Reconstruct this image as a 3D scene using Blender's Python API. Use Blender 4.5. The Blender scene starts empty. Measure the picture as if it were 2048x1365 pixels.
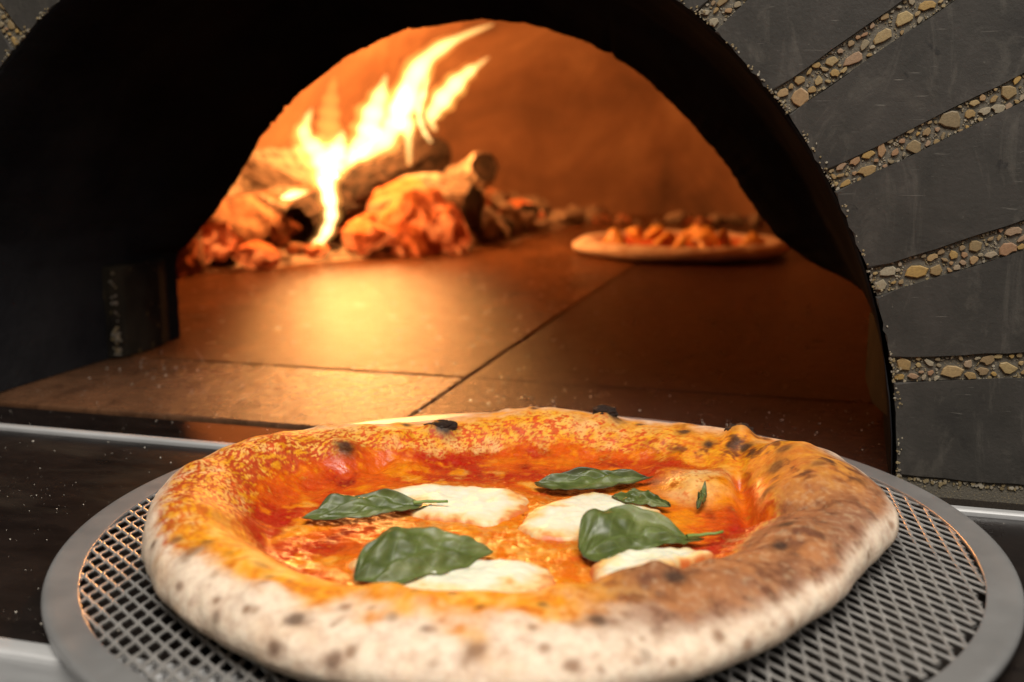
import bpy, bmesh, math, random
import numpy as np
from mathutils import Vector, Matrix, Quaternion

R = math.radians
sc = bpy.context.scene
col = sc.collection
random.seed(7)
rng = np.random.default_rng(7)

# ------------------------------------------------------------------ camera, world, light, exposure
cam_d = bpy.data.cameras.new('camera')
cam = bpy.data.objects.new('camera', cam_d)
col.objects.link(cam)
cam.location = (0, 0, 0.147)
cam.rotation_euler = (R(90 - 10.732), 0, R(15.964))
cam_d.sensor_width = 36
cam_d.lens = 2150 / 2048 * 36
cam_d.clip_start = 0.01
cam_d.clip_end = 50
cam_d.dof.use_dof = True
cam_d.dof.focus_distance = 0.425
cam_d.dof.aperture_fstop = 9.0
sc.camera = cam

world = bpy.data.worlds.new('World')
sc.world = world
world.use_nodes = True
bg = world.node_tree.nodes['Background']
bg.inputs['Color'].default_value = (1.0, 0.93, 0.84, 1)
bg.inputs['Strength'].default_value = 0.075

def area(name, loc, target, size, power, color):
    l = bpy.data.lights.new(name, 'AREA')
    l.shape = 'RECTANGLE'; l.size, l.size_y = size
    l.energy = power; l.color = color
    o = bpy.data.objects.new(name, l); col.objects.link(o)
    o.location = loc
    o.rotation_euler = (Vector(target) - Vector(loc)).to_track_quat('-Z', 'Y').to_euler()
    return o
# the kitchen's ceiling lamp over the counter, and the softer one to the side
area('ceiling_lamp', (0.05, -0.25, 1.35), (-0.08, 0.33, 0), (0.9, 0.5), 26, (1.0, 0.94, 0.85))
area('ceiling_lamp_side', (1.1, -0.6, 1.3), (0.0, 0.45, 0.1), (0.7, 0.7), 10, (1.0, 0.97, 0.93))

sc.view_settings.view_transform = 'Standard'
sc.view_settings.look = 'None'
sc.view_settings.exposure = 0
sc.view_settings.gamma = 1
sc.view_settings.use_curve_mapping = False
sc.render.engine = 'CYCLES'
sc.cycles.use_denoising = True
sc.cycles.max_bounces = 8
sc.cycles.sample_clamp_indirect = 6
sc.cycles.caustics_reflective = False
sc.cycles.caustics_refractive = False

# ------------------------------------------------------------------ helpers
def s2l(*c):
    return tuple(((v / 255) / 12.92 if v <= 10 else ((v / 255 + 0.055) / 1.055) ** 2.4) for v in c)
def s2l4(*c):
    return s2l(*c) + (1.0,)

_P = rng.permutation(256); _P = np.concatenate([_P, _P, _P])
_G = rng.normal(size=(256, 3)); _G /= np.linalg.norm(_G, axis=1)[:, None]
def noise(x, y, z=0.0, f=1.0, seed=0):
    x = np.asarray(x, float) * f + seed * 17.3; y = np.asarray(y, float) * f + seed * 5.1
    z = np.asarray(z, float) * f + np.zeros_like(x) + seed * 9.7
    xi = np.floor(x).astype(int); yi = np.floor(y).astype(int); zi = np.floor(z).astype(int)
    xf, yf, zf = x - xi, y - yi, z - zi
    fd = lambda t: t * t * t * (t * (t * 6 - 15) + 10)
    u, v, w = fd(xf), fd(yf), fd(zf)
    def g(dx, dy, dz):
        h = _P[_P[_P[(xi + dx) & 255] + ((yi + dy) & 255)] + ((zi + dz) & 255)]
        G = _G[h]
        return G[..., 0] * (xf - dx) + G[..., 1] * (yf - dy) + G[..., 2] * (zf - dz)
    l = lambda a, b, t: a + (b - a) * t
    return l(l(l(g(0,0,0), g(1,0,0), u), l(g(0,1,0), g(1,1,0), u), v),
             l(l(g(0,0,1), g(1,0,1), u), l(g(0,1,1), g(1,1,1), u), v), w) * 1.5
def fbm(x, y, z=0.0, f=1.0, oct=3, seed=0):
    s = 0; a = 1; t = 0
    for i in range(oct):
        s = s + a * noise(x, y, z, f * 2 ** i, seed + i * 3); t += a; a *= 0.5
    return s / t
def sst(a, b, x):
    t = np.clip((np.asarray(x, float) - a) / (b - a), 0, 1); return t * t * (3 - 2 * t)

def obj(name, mesh, mat=None, parent=None, loc=None, smooth=False):
    o = bpy.data.objects.new(name, mesh); col.objects.link(o)
    if mat is not None and not mesh.materials: mesh.materials.append(mat)
    if parent is not None: o.parent = parent
    if loc is not None: o.location = loc
    if smooth:
        mesh.polygons.foreach_set('use_smooth', [True] * len(mesh.polygons))
    return o
def empty(name, loc=(0, 0, 0), rz=0):
    o = bpy.data.objects.new(name, None); col.objects.link(o)
    o.location = loc; o.rotation_euler = (0, 0, rz); o.empty_display_size = 0.02
    return o
def tag(o, label=None, cat=None, group=None, kind=None):
    if label: o['label'] = label
    if cat: o['category'] = cat
    if group: o['group'] = group
    if kind: o['kind'] = kind
    return o
def mesh_from(name, v, f):
    m = bpy.data.meshes.new(name); m.from_pydata([tuple(map(float, p)) for p in v], [], [tuple(map(int, q)) for q in f]); m.update()
    return m
def bm_mesh(name, bm):
    bmesh.ops.recalc_face_normals(bm, faces=bm.faces)
    m = bpy.data.meshes.new(name); bm.to_mesh(m); bm.free(); return m
def grid_faces(n, m, closed=True, off=0):
    """faces for an array of n rows (rings) of m verts, rings closed along m"""
    i = np.arange(n - 1)[:, None]; j = np.arange(m if closed else m - 1)[None, :]
    a = i * m + j; b = i * m + (j + 1) % m
    return (np.stack([a, b, b + m, a + m], -1).reshape(-1, 4) + off)
def fast_mesh(name, verts, quads, tris=None):
    m = bpy.data.meshes.new(name)
    verts = np.asarray(verts, np.float32).reshape(-1, 3)
    quads = np.asarray(quads, np.int32).reshape(-1, 4)
    tris = np.zeros((0, 3), np.int32) if tris is None else np.asarray(tris, np.int32).reshape(-1, 3)
    m.vertices.add(len(verts)); m.vertices.foreach_set('co', verts.ravel())
    nl = quads.size + tris.size
    m.loops.add(nl); m.loops.foreach_set('vertex_index', np.concatenate([quads.ravel(), tris.ravel()]))
    st = np.concatenate([np.arange(len(quads)) * 4, len(quads) * 4 + np.arange(len(tris)) * 3]).astype(np.int32)
    m.polygons.add(len(st)); m.polygons.foreach_set('loop_start', st)
    m.update(calc_edges=True); m.validate()
    return m
def set_col(m, name, rgb):
    a = m.color_attributes.new(name, 'FLOAT_COLOR', 'POINT')
    a.data.foreach_set('color', np.c_[rgb, np.ones(len(rgb))].astype(np.float32).ravel())
def set_f(m, name, val):
    a = m.attributes.new(name, 'FLOAT', 'POINT'); a.data.foreach_set('value', np.asarray(val, np.float32).ravel())
def box(name, x0, x1, y0, y1, z0, z1, mat, parent=None, bev=0.0, seg=2):
    bm = bmesh.new(); bmesh.ops.create_cube(bm, size=1)
    for v in bm.verts:
        v.co = Vector(((x0 + x1) / 2 + v.co.x * (x1 - x0), (y0 + y1) / 2 + v.co.y * (y1 - y0), (z0 + z1) / 2 + v.co.z * (z1 - z0)))
    if bev: bmesh.ops.bevel(bm, geom=list(bm.edges), offset=bev, segments=seg, profile=0.6, affect='EDGES')
    return obj(name, bm_mesh(name, bm), mat, parent)

# ------------------------------------------------------------------ material helpers
class N:
    def __init__(s, name):
        s.m = bpy.data.materials.new(name); s.m.use_nodes = True
        s.t = s.m.node_tree; s.b = s.t.nodes['Principled BSDF']; s.out = s.t.nodes['Material Output']
    def n(s, typ, **kw):
        nd = s.t.nodes.new(typ)
        for k, v in kw.items():
            if k in nd.inputs.keys(): s.set(nd.inputs[k], v)
            else: setattr(nd, k, v)
        return nd
    def set(s, inp, v):
        if hasattr(v, 'is_output') or isinstance(v, bpy.types.NodeSocket): s.t.links.new(v, inp)
        else: inp.default_value = v
    def p(s, **kw):
        for k, v in kw.items(): s.set(s.b.inputs[k.replace('_', ' ')], v)
        return s
    def coord(s, kind='Object', scale=None):
        c = s.n('ShaderNodeTexCoord').outputs[kind]
        if scale is not None:
            mp = s.n('ShaderNodeMapping'); s.t.links.new(c, mp.inputs['Vector']); mp.inputs['Scale'].default_value = scale
            c = mp.outputs[0]
        return c
    def noise(s, scale, detail=4, rough=0.55, vec=None, dist=0.0, out='Fac'):
        nd = s.n('ShaderNodeTexNoise'); nd.inputs['Scale'].default_value = scale; nd.inputs['Detail'].default_value = detail
        nd.inputs['Roughness'].default_value = rough; nd.inputs['Distortion'].default_value = dist
        s.t.links.new(vec if vec is not None else s.coord(), nd.inputs['Vector'])
        return nd.outputs[out]
    def ramp(s, fac, stops, interp='LINEAR'):
        nd = s.n('ShaderNodeValToRGB'); s.t.links.new(fac, nd.inputs[0]); e = nd.color_ramp.elements
        nd.color_ramp.interpolation = interp
        while len(e) < len(stops): e.new(0.5)
        for i, (p, c) in enumerate(stops):
            e[i].position = p; e[i].color = c if len(c) == 4 else tuple(c) + (1,)
        return nd.outputs[0]
    def mix(s, fac, a, b, mode='MIX'):
        nd = s.n('ShaderNodeMix', data_type='RGBA', blend_type=mode)
        s.set(nd.inputs[0], fac); s.set(nd.inputs[6], a); s.set(nd.inputs[7], b); return nd.outputs[2]
    def math(s, op, a, b=0.0, c=0.0):
        nd = s.n('ShaderNodeMath', operation=op); s.set(nd.inputs[0], a); s.set(nd.inputs[1], b); s.set(nd.inputs[2], c); return nd.outputs[0]
    def bump(s, h, strength=0.3, dist=0.001, prev=None):
        nd = s.n('ShaderNodeBump'); nd.inputs['Strength'].default_value = strength; nd.inputs['Distance'].default_value = dist
        s.t.links.new(h, nd.inputs['Height'])
        if prev is not None: s.t.links.new(prev, nd.inputs['Normal'])
        return nd.outputs[0]
    def attr(s, name, out='Color'):
        nd = s.n('ShaderNodeAttribute'); nd.attribute_name = name; return nd.outputs[out]
def g3(v): return (v, v, v, 1)

M = {}
# dark smooth stone of the arch blocks
a = N('block_stone')
c1 = a.ramp(a.noise(34, 8, 0.68, dist=.5), [(0.25, s2l4(38, 35, 33)), (0.45, s2l4(52, 49, 45)), (0.62, s2l4(60, 56, 52)), (0.8, s2l4(80, 75, 68))])
scr = a.ramp(a.noise(1.0, 3, 0.6, a.coord('Object', (60, 60, 900)), 0.6), [(0.66, g3(0)), (0.74, g3(1))])
msk = a.ramp(a.noise(22, 2), [(0.42, g3(0)), (0.62, g3(0.6))])
c2 = a.mix(a.math('MULTIPLY', scr, msk), c1, s2l4(170, 164, 154))
smg = a.ramp(a.noise(1.0, 6, 0.7, a.coord('Object', (55, 20, 22)), 1.5), [(0.52, g3(0)), (0.75, g3(0.38))])
c2 = a.mix(smg, c2, s2l4(112, 106, 97))
dst = a.ramp(a.noise(420, 3, 0.7), [(0.68, g3(0)), (0.75, g3(0.5))])
c2 = a.mix(a.math('MULTIPLY', dst, a.ramp(a.noise(35, 2), [(0.45, g3(0)), (0.7, g3(1))])), c2, s2l4(150, 144, 132))
pit = a.ramp(a.noise(75, 3, 0.6, dist=1.0), [(0.27, g3(0.8)), (0.33, g3(0))])
c2 = a.mix(pit, c2, s2l4(30, 28, 27))
a.p(Base_Color=c2, Roughness=a.ramp(a.noise(40, 4), [(0.3, g3(0.5)), (0.7, g3(0.72))]), Normal=a.bump(a.noise(500, 5, 0.65), 0.35, 0.0006))
a.b.inputs['Specular IOR Level'].default_value = 0.35
M['block'] = a.m

a = N('mortar')
vo = a.n('ShaderNodeTexVoronoi'); vo.inputs['Scale'].default_value = 1100; a.t.links.new(a.coord(), vo.inputs['Vector'])
sp = a.ramp(vo.outputs['Distance'], [(0.18, g3(1)), (0.34, g3(0))])
pick = a.n('ShaderNodeSeparateColor'); a.t.links.new(vo.outputs['Color'], pick.inputs[0])
keep = a.ramp(pick.outputs[0], [(0.3, g3(0)), (0.35, g3(1))])
cc = a.ramp(pick.outputs[1], [(0.0, s2l4(104, 93, 74)), (0.5, s2l4(138, 122, 92)), (1.0, s2l4(158, 150, 132))])
a.p(Base_Color=a.mix(a.math('MULTIPLY', sp, keep), s2l4(92, 86, 75), cc), Roughness=0.75,
    Normal=a.bump(a.noise(900, 4, 0.7), 0.7, 0.0006))
M['mortar'] = a.m

a = N('pebble')
rnd = a.n('ShaderNodeObjectInfo').outputs['Random']
pc = a.ramp(rnd, [(0.0, s2l4(158, 128, 72)), (0.2, s2l4(136, 114, 84)), (0.4, s2l4(166, 144, 98)), (0.55, s2l4(150, 112, 82)),
                  (0.7, s2l4(156, 147, 126)), (0.85, s2l4(124, 108, 80)), (1.0, s2l4(172, 138, 74))])
a.p(Base_Color=a.mix(a.ramp(a.noise(3, 4, 0.7), [(0.35, g3(0)), (0.75, g3(0.6))]), pc, s2l4(92, 74, 52)), Roughness=0.55,
    Normal=a.bump(a.noise(6, 4), 0.3, 0.0004))
M['pebble'] = a.m

a = N('gravel')
isl = a.n('ShaderNodeNewGeometry').outputs['Random Per Island']
a.p(Base_Color=a.ramp(isl, [(0, s2l4(112, 96, 66)), (0.4, s2l4(140, 124, 92)), (0.7, s2l4(156, 148, 132)), (1, s2l4(104, 92, 76))]), Roughness=0.6)
M['gravel'] = a.m

a = N('soot_stone')
c1 = a.ramp(a.noise(14, 5, 0.6), [(0.3, s2l4(27, 27, 30)), (0.75, s2l4(48, 47, 48))])
a.p(Base_Color=c1, Roughness=0.8, Normal=a.bump(a.noise(160, 6, 0.65), 0.5, 0.0015))
a.b.inputs['Specular IOR Level'].default_value = 0.0
M['soot'] = a.m

a = N('jamb_stone')
c1 = a.ramp(a.noise(30, 5, 0.6), [(0.35, s2l4(32, 29, 26)), (0.7, s2l4(58, 52, 42))])
c1 = a.mix(a.ramp(a.noise(120, 3), [(0.66, g3(0)), (0.72, g3(0.7))]), c1, s2l4(120, 100, 60))
a.p(Base_Color=c1, Roughness=0.95, Normal=a.bump(a.noise(160, 6, 0.65), 0.5, 0.0015))
a.b.inputs['Specular IOR Level'].default_value = 0.05
M['jamb'] = a.m

a = N('dome_refractory')
c1 = a.ramp(a.noise(3.6, 8, 0.66, dist=0.8), [(0.25, s2l4(62, 40, 26)), (0.48, s2l4(118, 82, 56)), (0.75, s2l4(158, 120, 88))])
a.p(Base_Color=c1, Roughness=0.85, Normal=a.bump(a.noise(24, 7, 0.6), 0.5, 0.012))
M['dome'] = a.m

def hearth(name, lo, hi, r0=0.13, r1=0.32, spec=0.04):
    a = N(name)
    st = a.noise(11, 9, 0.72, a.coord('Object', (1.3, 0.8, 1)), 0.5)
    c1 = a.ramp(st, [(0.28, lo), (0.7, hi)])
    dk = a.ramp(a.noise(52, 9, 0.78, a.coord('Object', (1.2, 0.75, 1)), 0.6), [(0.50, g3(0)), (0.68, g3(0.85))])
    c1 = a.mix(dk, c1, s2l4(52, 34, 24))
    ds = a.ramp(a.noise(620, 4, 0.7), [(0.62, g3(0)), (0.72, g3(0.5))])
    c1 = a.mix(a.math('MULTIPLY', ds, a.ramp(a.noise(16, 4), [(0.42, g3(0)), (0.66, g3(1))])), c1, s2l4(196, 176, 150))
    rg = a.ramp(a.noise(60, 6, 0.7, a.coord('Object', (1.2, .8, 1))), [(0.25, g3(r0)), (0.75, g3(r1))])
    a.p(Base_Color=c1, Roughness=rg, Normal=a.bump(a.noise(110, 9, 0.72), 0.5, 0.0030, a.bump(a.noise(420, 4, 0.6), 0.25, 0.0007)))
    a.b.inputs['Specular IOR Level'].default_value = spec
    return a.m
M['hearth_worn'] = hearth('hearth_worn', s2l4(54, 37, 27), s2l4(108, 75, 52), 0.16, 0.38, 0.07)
M['hearth_pale'] = hearth('hearth_clean', s2l4(66, 41, 25), s2l4(120, 78, 48))  # left slabs: paler stone, less soot than the right ones
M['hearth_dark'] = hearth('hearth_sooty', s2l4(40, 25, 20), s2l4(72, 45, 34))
a = N('joint_black'); a.p(Base_Color=s2l4(20, 16, 14), Roughness=0.95); M['joint'] = a.m

a = N('dark_polished_ledge')
c1 = a.ramp(a.noise(40, 5, 0.65, a.coord('Object', (1, 2.5, 1))), [(0.3, s2l4(16, 12, 11)), (0.75, s2l4(34, 27, 24))])
fl = a.ramp(a.noise(900, 2, 0.6), [(0.7, g3(0)), (0.76, g3(0.6))])
fm = a.ramp(a.noise(14, 3), [(0.45, g3(0)), (0.7, g3(0.8))])
c1 = a.mix(a.math('MULTIPLY', fl, fm), c1, s2l4(190, 175, 155))
sm = a.ramp(a.noise(7, 5, 0.6, a.coord('Object', (1.0, 3.0, 1)), 0.6), [(0.55, g3(0)), (0.8, g3(0.10))])
c1 = a.mix(sm, c1, s2l4(150, 135, 115))
a.p(Base_Color=c1, Roughness=a.ramp(a.noise(18, 5, 0.6), [(0.3, g3(0.24)), (0.75, g3(0.46))]), Normal=a.bump(a.noise(300, 4), 0.12, 0.0005))
a.b.inputs['Specular IOR Level'].default_value = 0.4
M['ledge'] = a.m

M['sill'] = M['ledge'].copy(); M['sill'].name = 'dark_polished_sill'
for _n in M['sill'].node_tree.nodes:
    if _n.type == 'VALTORGB' and abs(_n.color_ramp.elements[0].color[0] - 0.24) < .001: _n.color_ramp.elements[0].color = g3(0.08); _n.color_ramp.elements[1].color = g3(0.26)
def metal(name, colr, r0, r1, sc_=(30, 30, 30), bumpd=0.0002):
    a = N(name)
    n1 = a.noise(1, 5, 0.65, a.coord('Object', sc_))
    a.p(Base_Color=a.ramp(n1, [(0.3, tuple(x * 0.8 for x in colr[:3]) + (1,)), (0.7, colr)]), Metallic=1.0,
        Roughness=a.ramp(a.noise(1, 6, 0.7, a.coord('Object', tuple(x * 2 for x in sc_))), [(0.3, g3(r0)), (0.7, g3(r1))]),
        Normal=a.bump(n1, 0.15, bumpd))
    return a.m
M['steel'] = metal('brushed_steel', g3(0.62), 0.25, 0.42, (8, 260, 60))
M['trim'] = metal('bright_trim', g3(0.70), 0.34, 0.5, (12, 90, 90))
_b = M['trim'].node_tree.nodes['Principled BSDF']; _b.inputs['Metallic'].default_value = 0.45
M['alu'] = metal('screen_aluminium', (0.56, 0.555, 0.55, 1), 0.36, 0.46, (25, 25, 25))
M['alu_mesh'] = metal('screen_strands', (0.60, 0.58, 0.555, 1), 0.42, 0.55, (90, 90, 90))
for _k in ('alu', 'alu_mesh'): M[_k].node_tree.nodes['Principled BSDF'].inputs['Metallic'].default_value = 0.75

a = N('flour'); a.p(Base_Color=s2l4(225, 215, 200), Roughness=0.9); M['flour'] = a.m

# ================================================================== THE OVEN
oven = empty('pizza_oven', (-0.219, 0.465, 0))
tag(oven, 'dark stone pizza oven with a block arch mouth and glowing orange interior', 'pizza oven')
OX, OY = -0.219, 0.465          # oven origin in the world; parts below use local x, y, z
AZ, AR = 0.002, 0.2555          # arch centre height and radius at the face

def arc_pt(ang, r=AR): return (r * math.cos(R(ang)), AZ + r * math.sin(R(ang)))
# joints of the arch: (angle where it meets the opening, direction it runs)
JT = [(11.2, 5.7), (19.6, 20.6), (29.8, 27.9), (38.4, 35.3), (48.6, 44), (58, 56), (67.5, 67), (77, 77), (86.5, 86.5), (96, 96),
      (105, 104), (113.5, 111), (122.3, 118), (131.6, 126), (141, 138), (150.5, 149), (160, 159.5), (169, 172)]
HW, LEN = 0.0054, 0.30
def joint_edge(j, side, extra=0.0):
    a0, d = JT[j]; p = np.array(arc_pt(a0)); dv = np.array([math.cos(R(d)), math.sin(R(d))]); nv = np.array([-dv[1], dv[0]])
    w = HW * (1 + 0.12 * math.sin(j * 2.3)) + extra
    q0 = p + nv * w * side
    # slide to the circle
    k = 0
    for _ in range(12):
        e = math.hypot(q0[0], q0[1] - AZ) - AR
        q0 = q0 - dv * e
    return q0, q0 + dv * LEN, dv, nv
def arc_between(q0, q1, n=9):
    t0 = math.atan2(q0[1] - AZ, q0[0]); t1 = math.atan2(q1[1] - AZ, q1[0])
    return [(AR * math.cos(t0 + (t1 - t0) * i / n), AZ + AR * math.sin(t0 + (t1 - t0) * i / n)) for i in range(n + 1)]
def slab_poly(name, poly, y0, y1, mat, parent, bev=0.0, jitter=0.0):
    if jitter and len(poly) > 6:
        pl = []
        for i in range(len(poly)):
            p, q = np.array(poly[i]), np.array(poly[(i + 1) % len(poly)]); n_ = max(1, int(np.hypot(*(q - p)) / .009))
            pl += [tuple(p + (q - p) * k / n_) for k in range(n_)]
        poly = pl
    bm = bmesh.new()
    fr = [bm.verts.new((x + random.uniform(-jitter, jitter), y0, z + random.uniform(-jitter, jitter))) for x, z in poly]
    bk = [bm.verts.new((v.co.x, y1, v.co.z)) for v in fr]
    n = len(poly); ff = bm.faces.new(fr); bm.faces.new(bk[::-1])
    for i in range(n): bm.faces.new((fr[i], bk[i], bk[(i + 1) % n], fr[(i + 1) % n]))
    if bev:
        bmesh.ops.bevel(bm, geom=[e for e in ff.edges], offset=bev, segments=2, profile=0.5, affect='EDGES')
    return obj(name, bm_mesh(name, bm), mat, parent)
def lower_edge(z, side):   # where the opening's arch meets a level line
    return None
nb = len(JT)
# block below the first joint, right side
q0, q1, _, _ = joint_edge(0, -1)
rb = arc_between((AR * math.cos(R(1.0)), AZ + AR * math.sin(R(1.0))), q0, 9)
slab_poly('arch_block', [(p[0], p[1]) for p in rb] + [tuple(q1), (q1[0], 0.0065)], 0.0, 0.045, M['block'], oven, 0.0009, 0.0003)
for j in range(nb - 1):
    a0, a1, _, _ = joint_edge(j, 1); b0, b1, _, _ = joint_edge(j + 1, -1)
    ar = arc_between(a0, b0, 9)
    slab_poly('arch_block', ar + [tuple(b1), tuple(a1)], random.uniform(-0.0006, 0.0006), 0.045, M['block'], oven, 0.0009, 0.00035)
q0, q1, _, _ = joint_edge(nb - 1, 1)
lb = arc_between(q0, (AR * math.cos(R(179.0)), AZ + AR * math.sin(R(179.0))), 9)
slab_poly('arch_block', lb + [(q1[0], 0.0065), tuple(q1)], 0.0, 0.045, M['block'], oven, 0.0009, 0.0003)

# pebble shapes, unit radius in the x-z plane, facing -y
def pebble_mesh(k):
    rr = random.Random(100 + k); n = rr.randint(6, 10)
    an = sorted(i * 2 * math.pi / n + rr.uniform(-0.28, 0.28) for i in range(n)); ra = [rr.uniform(0.66, 1.12) for _ in range(n)]
    v = []; f = []
    for (s, y) in ((1.0, 0.5), (0.98, -0.15), (0.86, -0.30)):
        v += [(math.cos(t) * r * s, y, math.sin(t) * r * s) for t, r in zip(an, ra)]
    v.append((rr.uniform(-.2, .2), -0.33, rr.uniform(-.2, .2)))
    for L in (0, 1):
        f += [(L * n + i, L * n + (i + 1) % n, (L + 1) * n + (i + 1) % n, (L + 1) * n + i) for i in range(n)]
    f += [(2 * n + i, 2 * n + (i + 1) % n, 3 * n) for i in range(n)]
    m = mesh_from('pebble', v, f); m.materials.append(M['pebble']); return m
PEB = [pebble_mesh(k) for k in range(10)]
def gravel_part(name, pts, parent):
    """many tiny stones joined into one part; pts = (x, y, z, r)"""
    V = []; F = []
    for (x, y, z, r) in pts:
        b = len(V); t0 = random.uniform(0, 6.28); n = 5; e = random.uniform(0.5, 1.0); ca, sa = math.cos(t0), math.sin(t0)
        for i in range(n):
            t = i * 2 * math.pi / n + random.uniform(-0.3, 0.3); q = (math.cos(t) * r, math.sin(t) * r * e)
            V.append((x + q[0] * ca - q[1] * sa, y + r * 0.5, z + q[0] * sa + q[1] * ca))
        for i in range(n):
            vv = V[b + i]; V.append((x + (vv[0] - x) * 0.75, y - r * 0.35, z + (vv[2] - z) * 0.75))
        F += [(b + i, b + (i + 1) % n, b + n + (i + 1) % n, b + n + i) for i in range(n)] + [tuple(b + n + i for i in range(n))]
    o = obj(name, mesh_from(name, V, F), M['gravel'], parent); o['kind'] = 'stuff'; return o
npeb = 0
VIS = {0: 0.075, 1: 0.08, 2: 0.095, 3: 0.085, 4: 0.04, 13: 0.045}
for j in range(nb):
    a0, a1, dv, nv = joint_edge(j, -1, -0.00008); b0, b1, _, _ = joint_edge(j, 1, -0.00008)
    mo = slab_poly('mortar_joint', [tuple(a0 + dv * 0.0006), tuple(a1), tuple(b1), tuple(b0 + dv * 0.0006)], 0.0014, 0.044, M['mortar'], oven)
    if j not in VIS:
        gravel_part('fine_gravel', [(*(lambda p: (p[0], .0011, p[1]))((a0 + b0) / 2 + dv * random.uniform(0, .2) + nv * random.uniform(-HW, HW)), .0004 + .0022 * random.random() ** 4) for _ in range(900)], mo)
        continue
    L = VIS[j]; w = HW * 2; mid0 = (a0 + b0) / 2
    placed = []; small = []
    sizes = [random.uniform(0.0032, 0.0047) for _ in range(int(L * 62))] + [random.uniform(0.0018, 0.0030) for _ in range(int(L * 150))] + \
            [random.uniform(0.0010, 0.0018) for _ in range(int(L * 480))]
    for r in sizes:
        for _ in range(60):
            s = random.uniform(0.002, L); t = random.uniform(-w / 2 + r * 0.62, w / 2 - r * 0.62)
            if all((s - q[0]) ** 2 + (t - q[1]) ** 2 > (0.95 * (r + q[2])) ** 2 for q in placed):
                placed.append((s, t, r)); break
    for (s, t, r) in placed:
        if npeb >= 290: break
        p = mid0 + dv * s + nv * t
        o = bpy.data.objects.new('pebble', random.choice(PEB)); col.objects.link(o); o.parent = mo
        o.location = (p[0], 0.0009, p[1]); k = random.uniform(0.5, 0.95)
        o.scale = (r * random.uniform(0.95, 1.3), 0.0018, r * k)
        o.rotation_euler = (0, -math.atan2(dv[1], dv[0]) + random.gauss(0, 0.5), 0); npeb += 1
    for _ in range(int(L * 26000)):
        s = random.uniform(0, L); t = random.uniform(-w / 2, w / 2); r = 0.0003 + 0.0009 * random.random() ** 2
        if all((s - q[0]) ** 2 + (t - q[1]) ** 2 > (r + q[2]) ** 2 for q in placed):
            placed.append((s, t, r)) if r > 0.0007 else None
            p = mid0 + dv * s + nv * t; small.append((p[0], 0.0011, p[1], r))
    gravel_part('fine_gravel', small, mo)

bj = slab_poly('mortar_joint', [(AR + .001, -.0025), (AR + .3, -.0025), (AR + .3, .0064), (AR + .001, .0064)], 0.0012, 0.044, M['mortar'], oven)
gravel_part('fine_gravel', [(AR + random.uniform(.001, .09), .001, random.gauss(.0045, .0008), random.uniform(.0004, .0013)) for _ in range(160)], bj)
slab_poly('mortar_joint', [(-AR - .3, -.0025), (-AR - .001, -.0025), (-AR - .001, .0064), (-AR - .3, .0064)], 0.0012, 0.044, M['mortar'], oven)
# ---- vault of the mouth (soot black), lofted from the face circle to the inner opening
inner_w = [(-.456, 0), (-.456, .03), (-.456, .055), (-.4535, .064), (-.444, .071), (-.42, .096), (-.398, .124), (-.381, .149), (-.349, .179), (-.311, .203),
           (-.275, .217), (-.219, .223), (-.185, .219), (-.146, .206), (-.113, .187), (-.085, .161), (-.062, .136), (-.043, .109),
           (-.027, .087), (-.006, .0715), (.013, .063), (.032, .0575), (.047, .053), (.052, .046), (.052, .02), (.052, 0)]
ip = np.array([(x - OX, z) for x, z in inner_w])
dense = np.concatenate([np.linspace(ip[i], ip[i + 1], 12, endpoint=False) for i in range(len(ip) - 1)] + [ip[-1:]])
ang = np.arctan2(dense[:, 1], dense[:, 0]); rad = np.hypot(dense[:, 0], dense[:, 1])
od = np.argsort(ang); ang, rad = ang[od], rad[od]
NA = 361
phi = np.linspace(0.0, math.pi, NA)
r_in = np.interp(phi, ang, rad)
r_in = r_in + 0.0011 * fbm(np.cos(phi) * 3, np.sin(phi) * 3, 0, 18, 4) - 0.0022 * sst(0.32, 0.6, fbm(np.cos(phi) * 3, np.sin(phi) * 3, 2, 14, 2, 5)) * -1
AV = AR - 0.0016
fx = AV * np.cos(phi); fz = AZ * (1 - np.abs(np.cos(phi)) ** 8) + AV * np.sin(phi)
fx = np.where((phi > 2.6), np.maximum(fx, -0.239), fx)
ix, iz = r_in * np.cos(phi), r_in * np.sin(phi)
secs = []
for (y, k) in ((0.0006, -0.03), (0.0016, 0.0), (0.03, 0.01), (0.07, 0.05), (0.11, 0.12), (0.145, 0.22), (0.163, 0.30), (0.170, 0.46), (0.19, 0.66), (0.21, 0.86), (0.223, 1.0), (0.227, 1.02)):
    x = fx + (ix - fx) * k; z = fz + (iz - fz) * k
    nn = min(1.0, .25 + y * 12) * 0.0012 * fbm(np.cos(phi) * 2, np.sin(phi) * 2, y * 6, 9, 4, 3)
    secs.append(np.stack([x + nn * np.cos(phi), np.full(NA, y), z + nn * np.sin(phi) * (z > 0.01)], -1))
V = np.concatenate(secs)
m = fast_mesh('mouth_vault', V, grid_faces(len(secs), NA, False))
obj('mouth_vault', m, M['soot'], oven, smooth=True)
# aggregate showing along the arris of the arch
pts = []
for _ in range(900):
    t = random.choice([random.uniform(-0.5, 58), random.uniform(118, 145)])
    q = arc_pt(max(t, 0.9), AR + abs(random.gauss(0, 0.0012)))
    d = math.sin(t * 1.7) + math.sin(t * 0.63 + 1) + random.uniform(-0.9, 0.9)
    if d > 0.0: pts.append((q[0], random.uniform(-0.0008, 0.0004), q[1], random.uniform(0.0003, 0.00085)))
va = bpy.data.objects['mouth_vault']
gravel_part('arris_gravel', pts, va)

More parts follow.
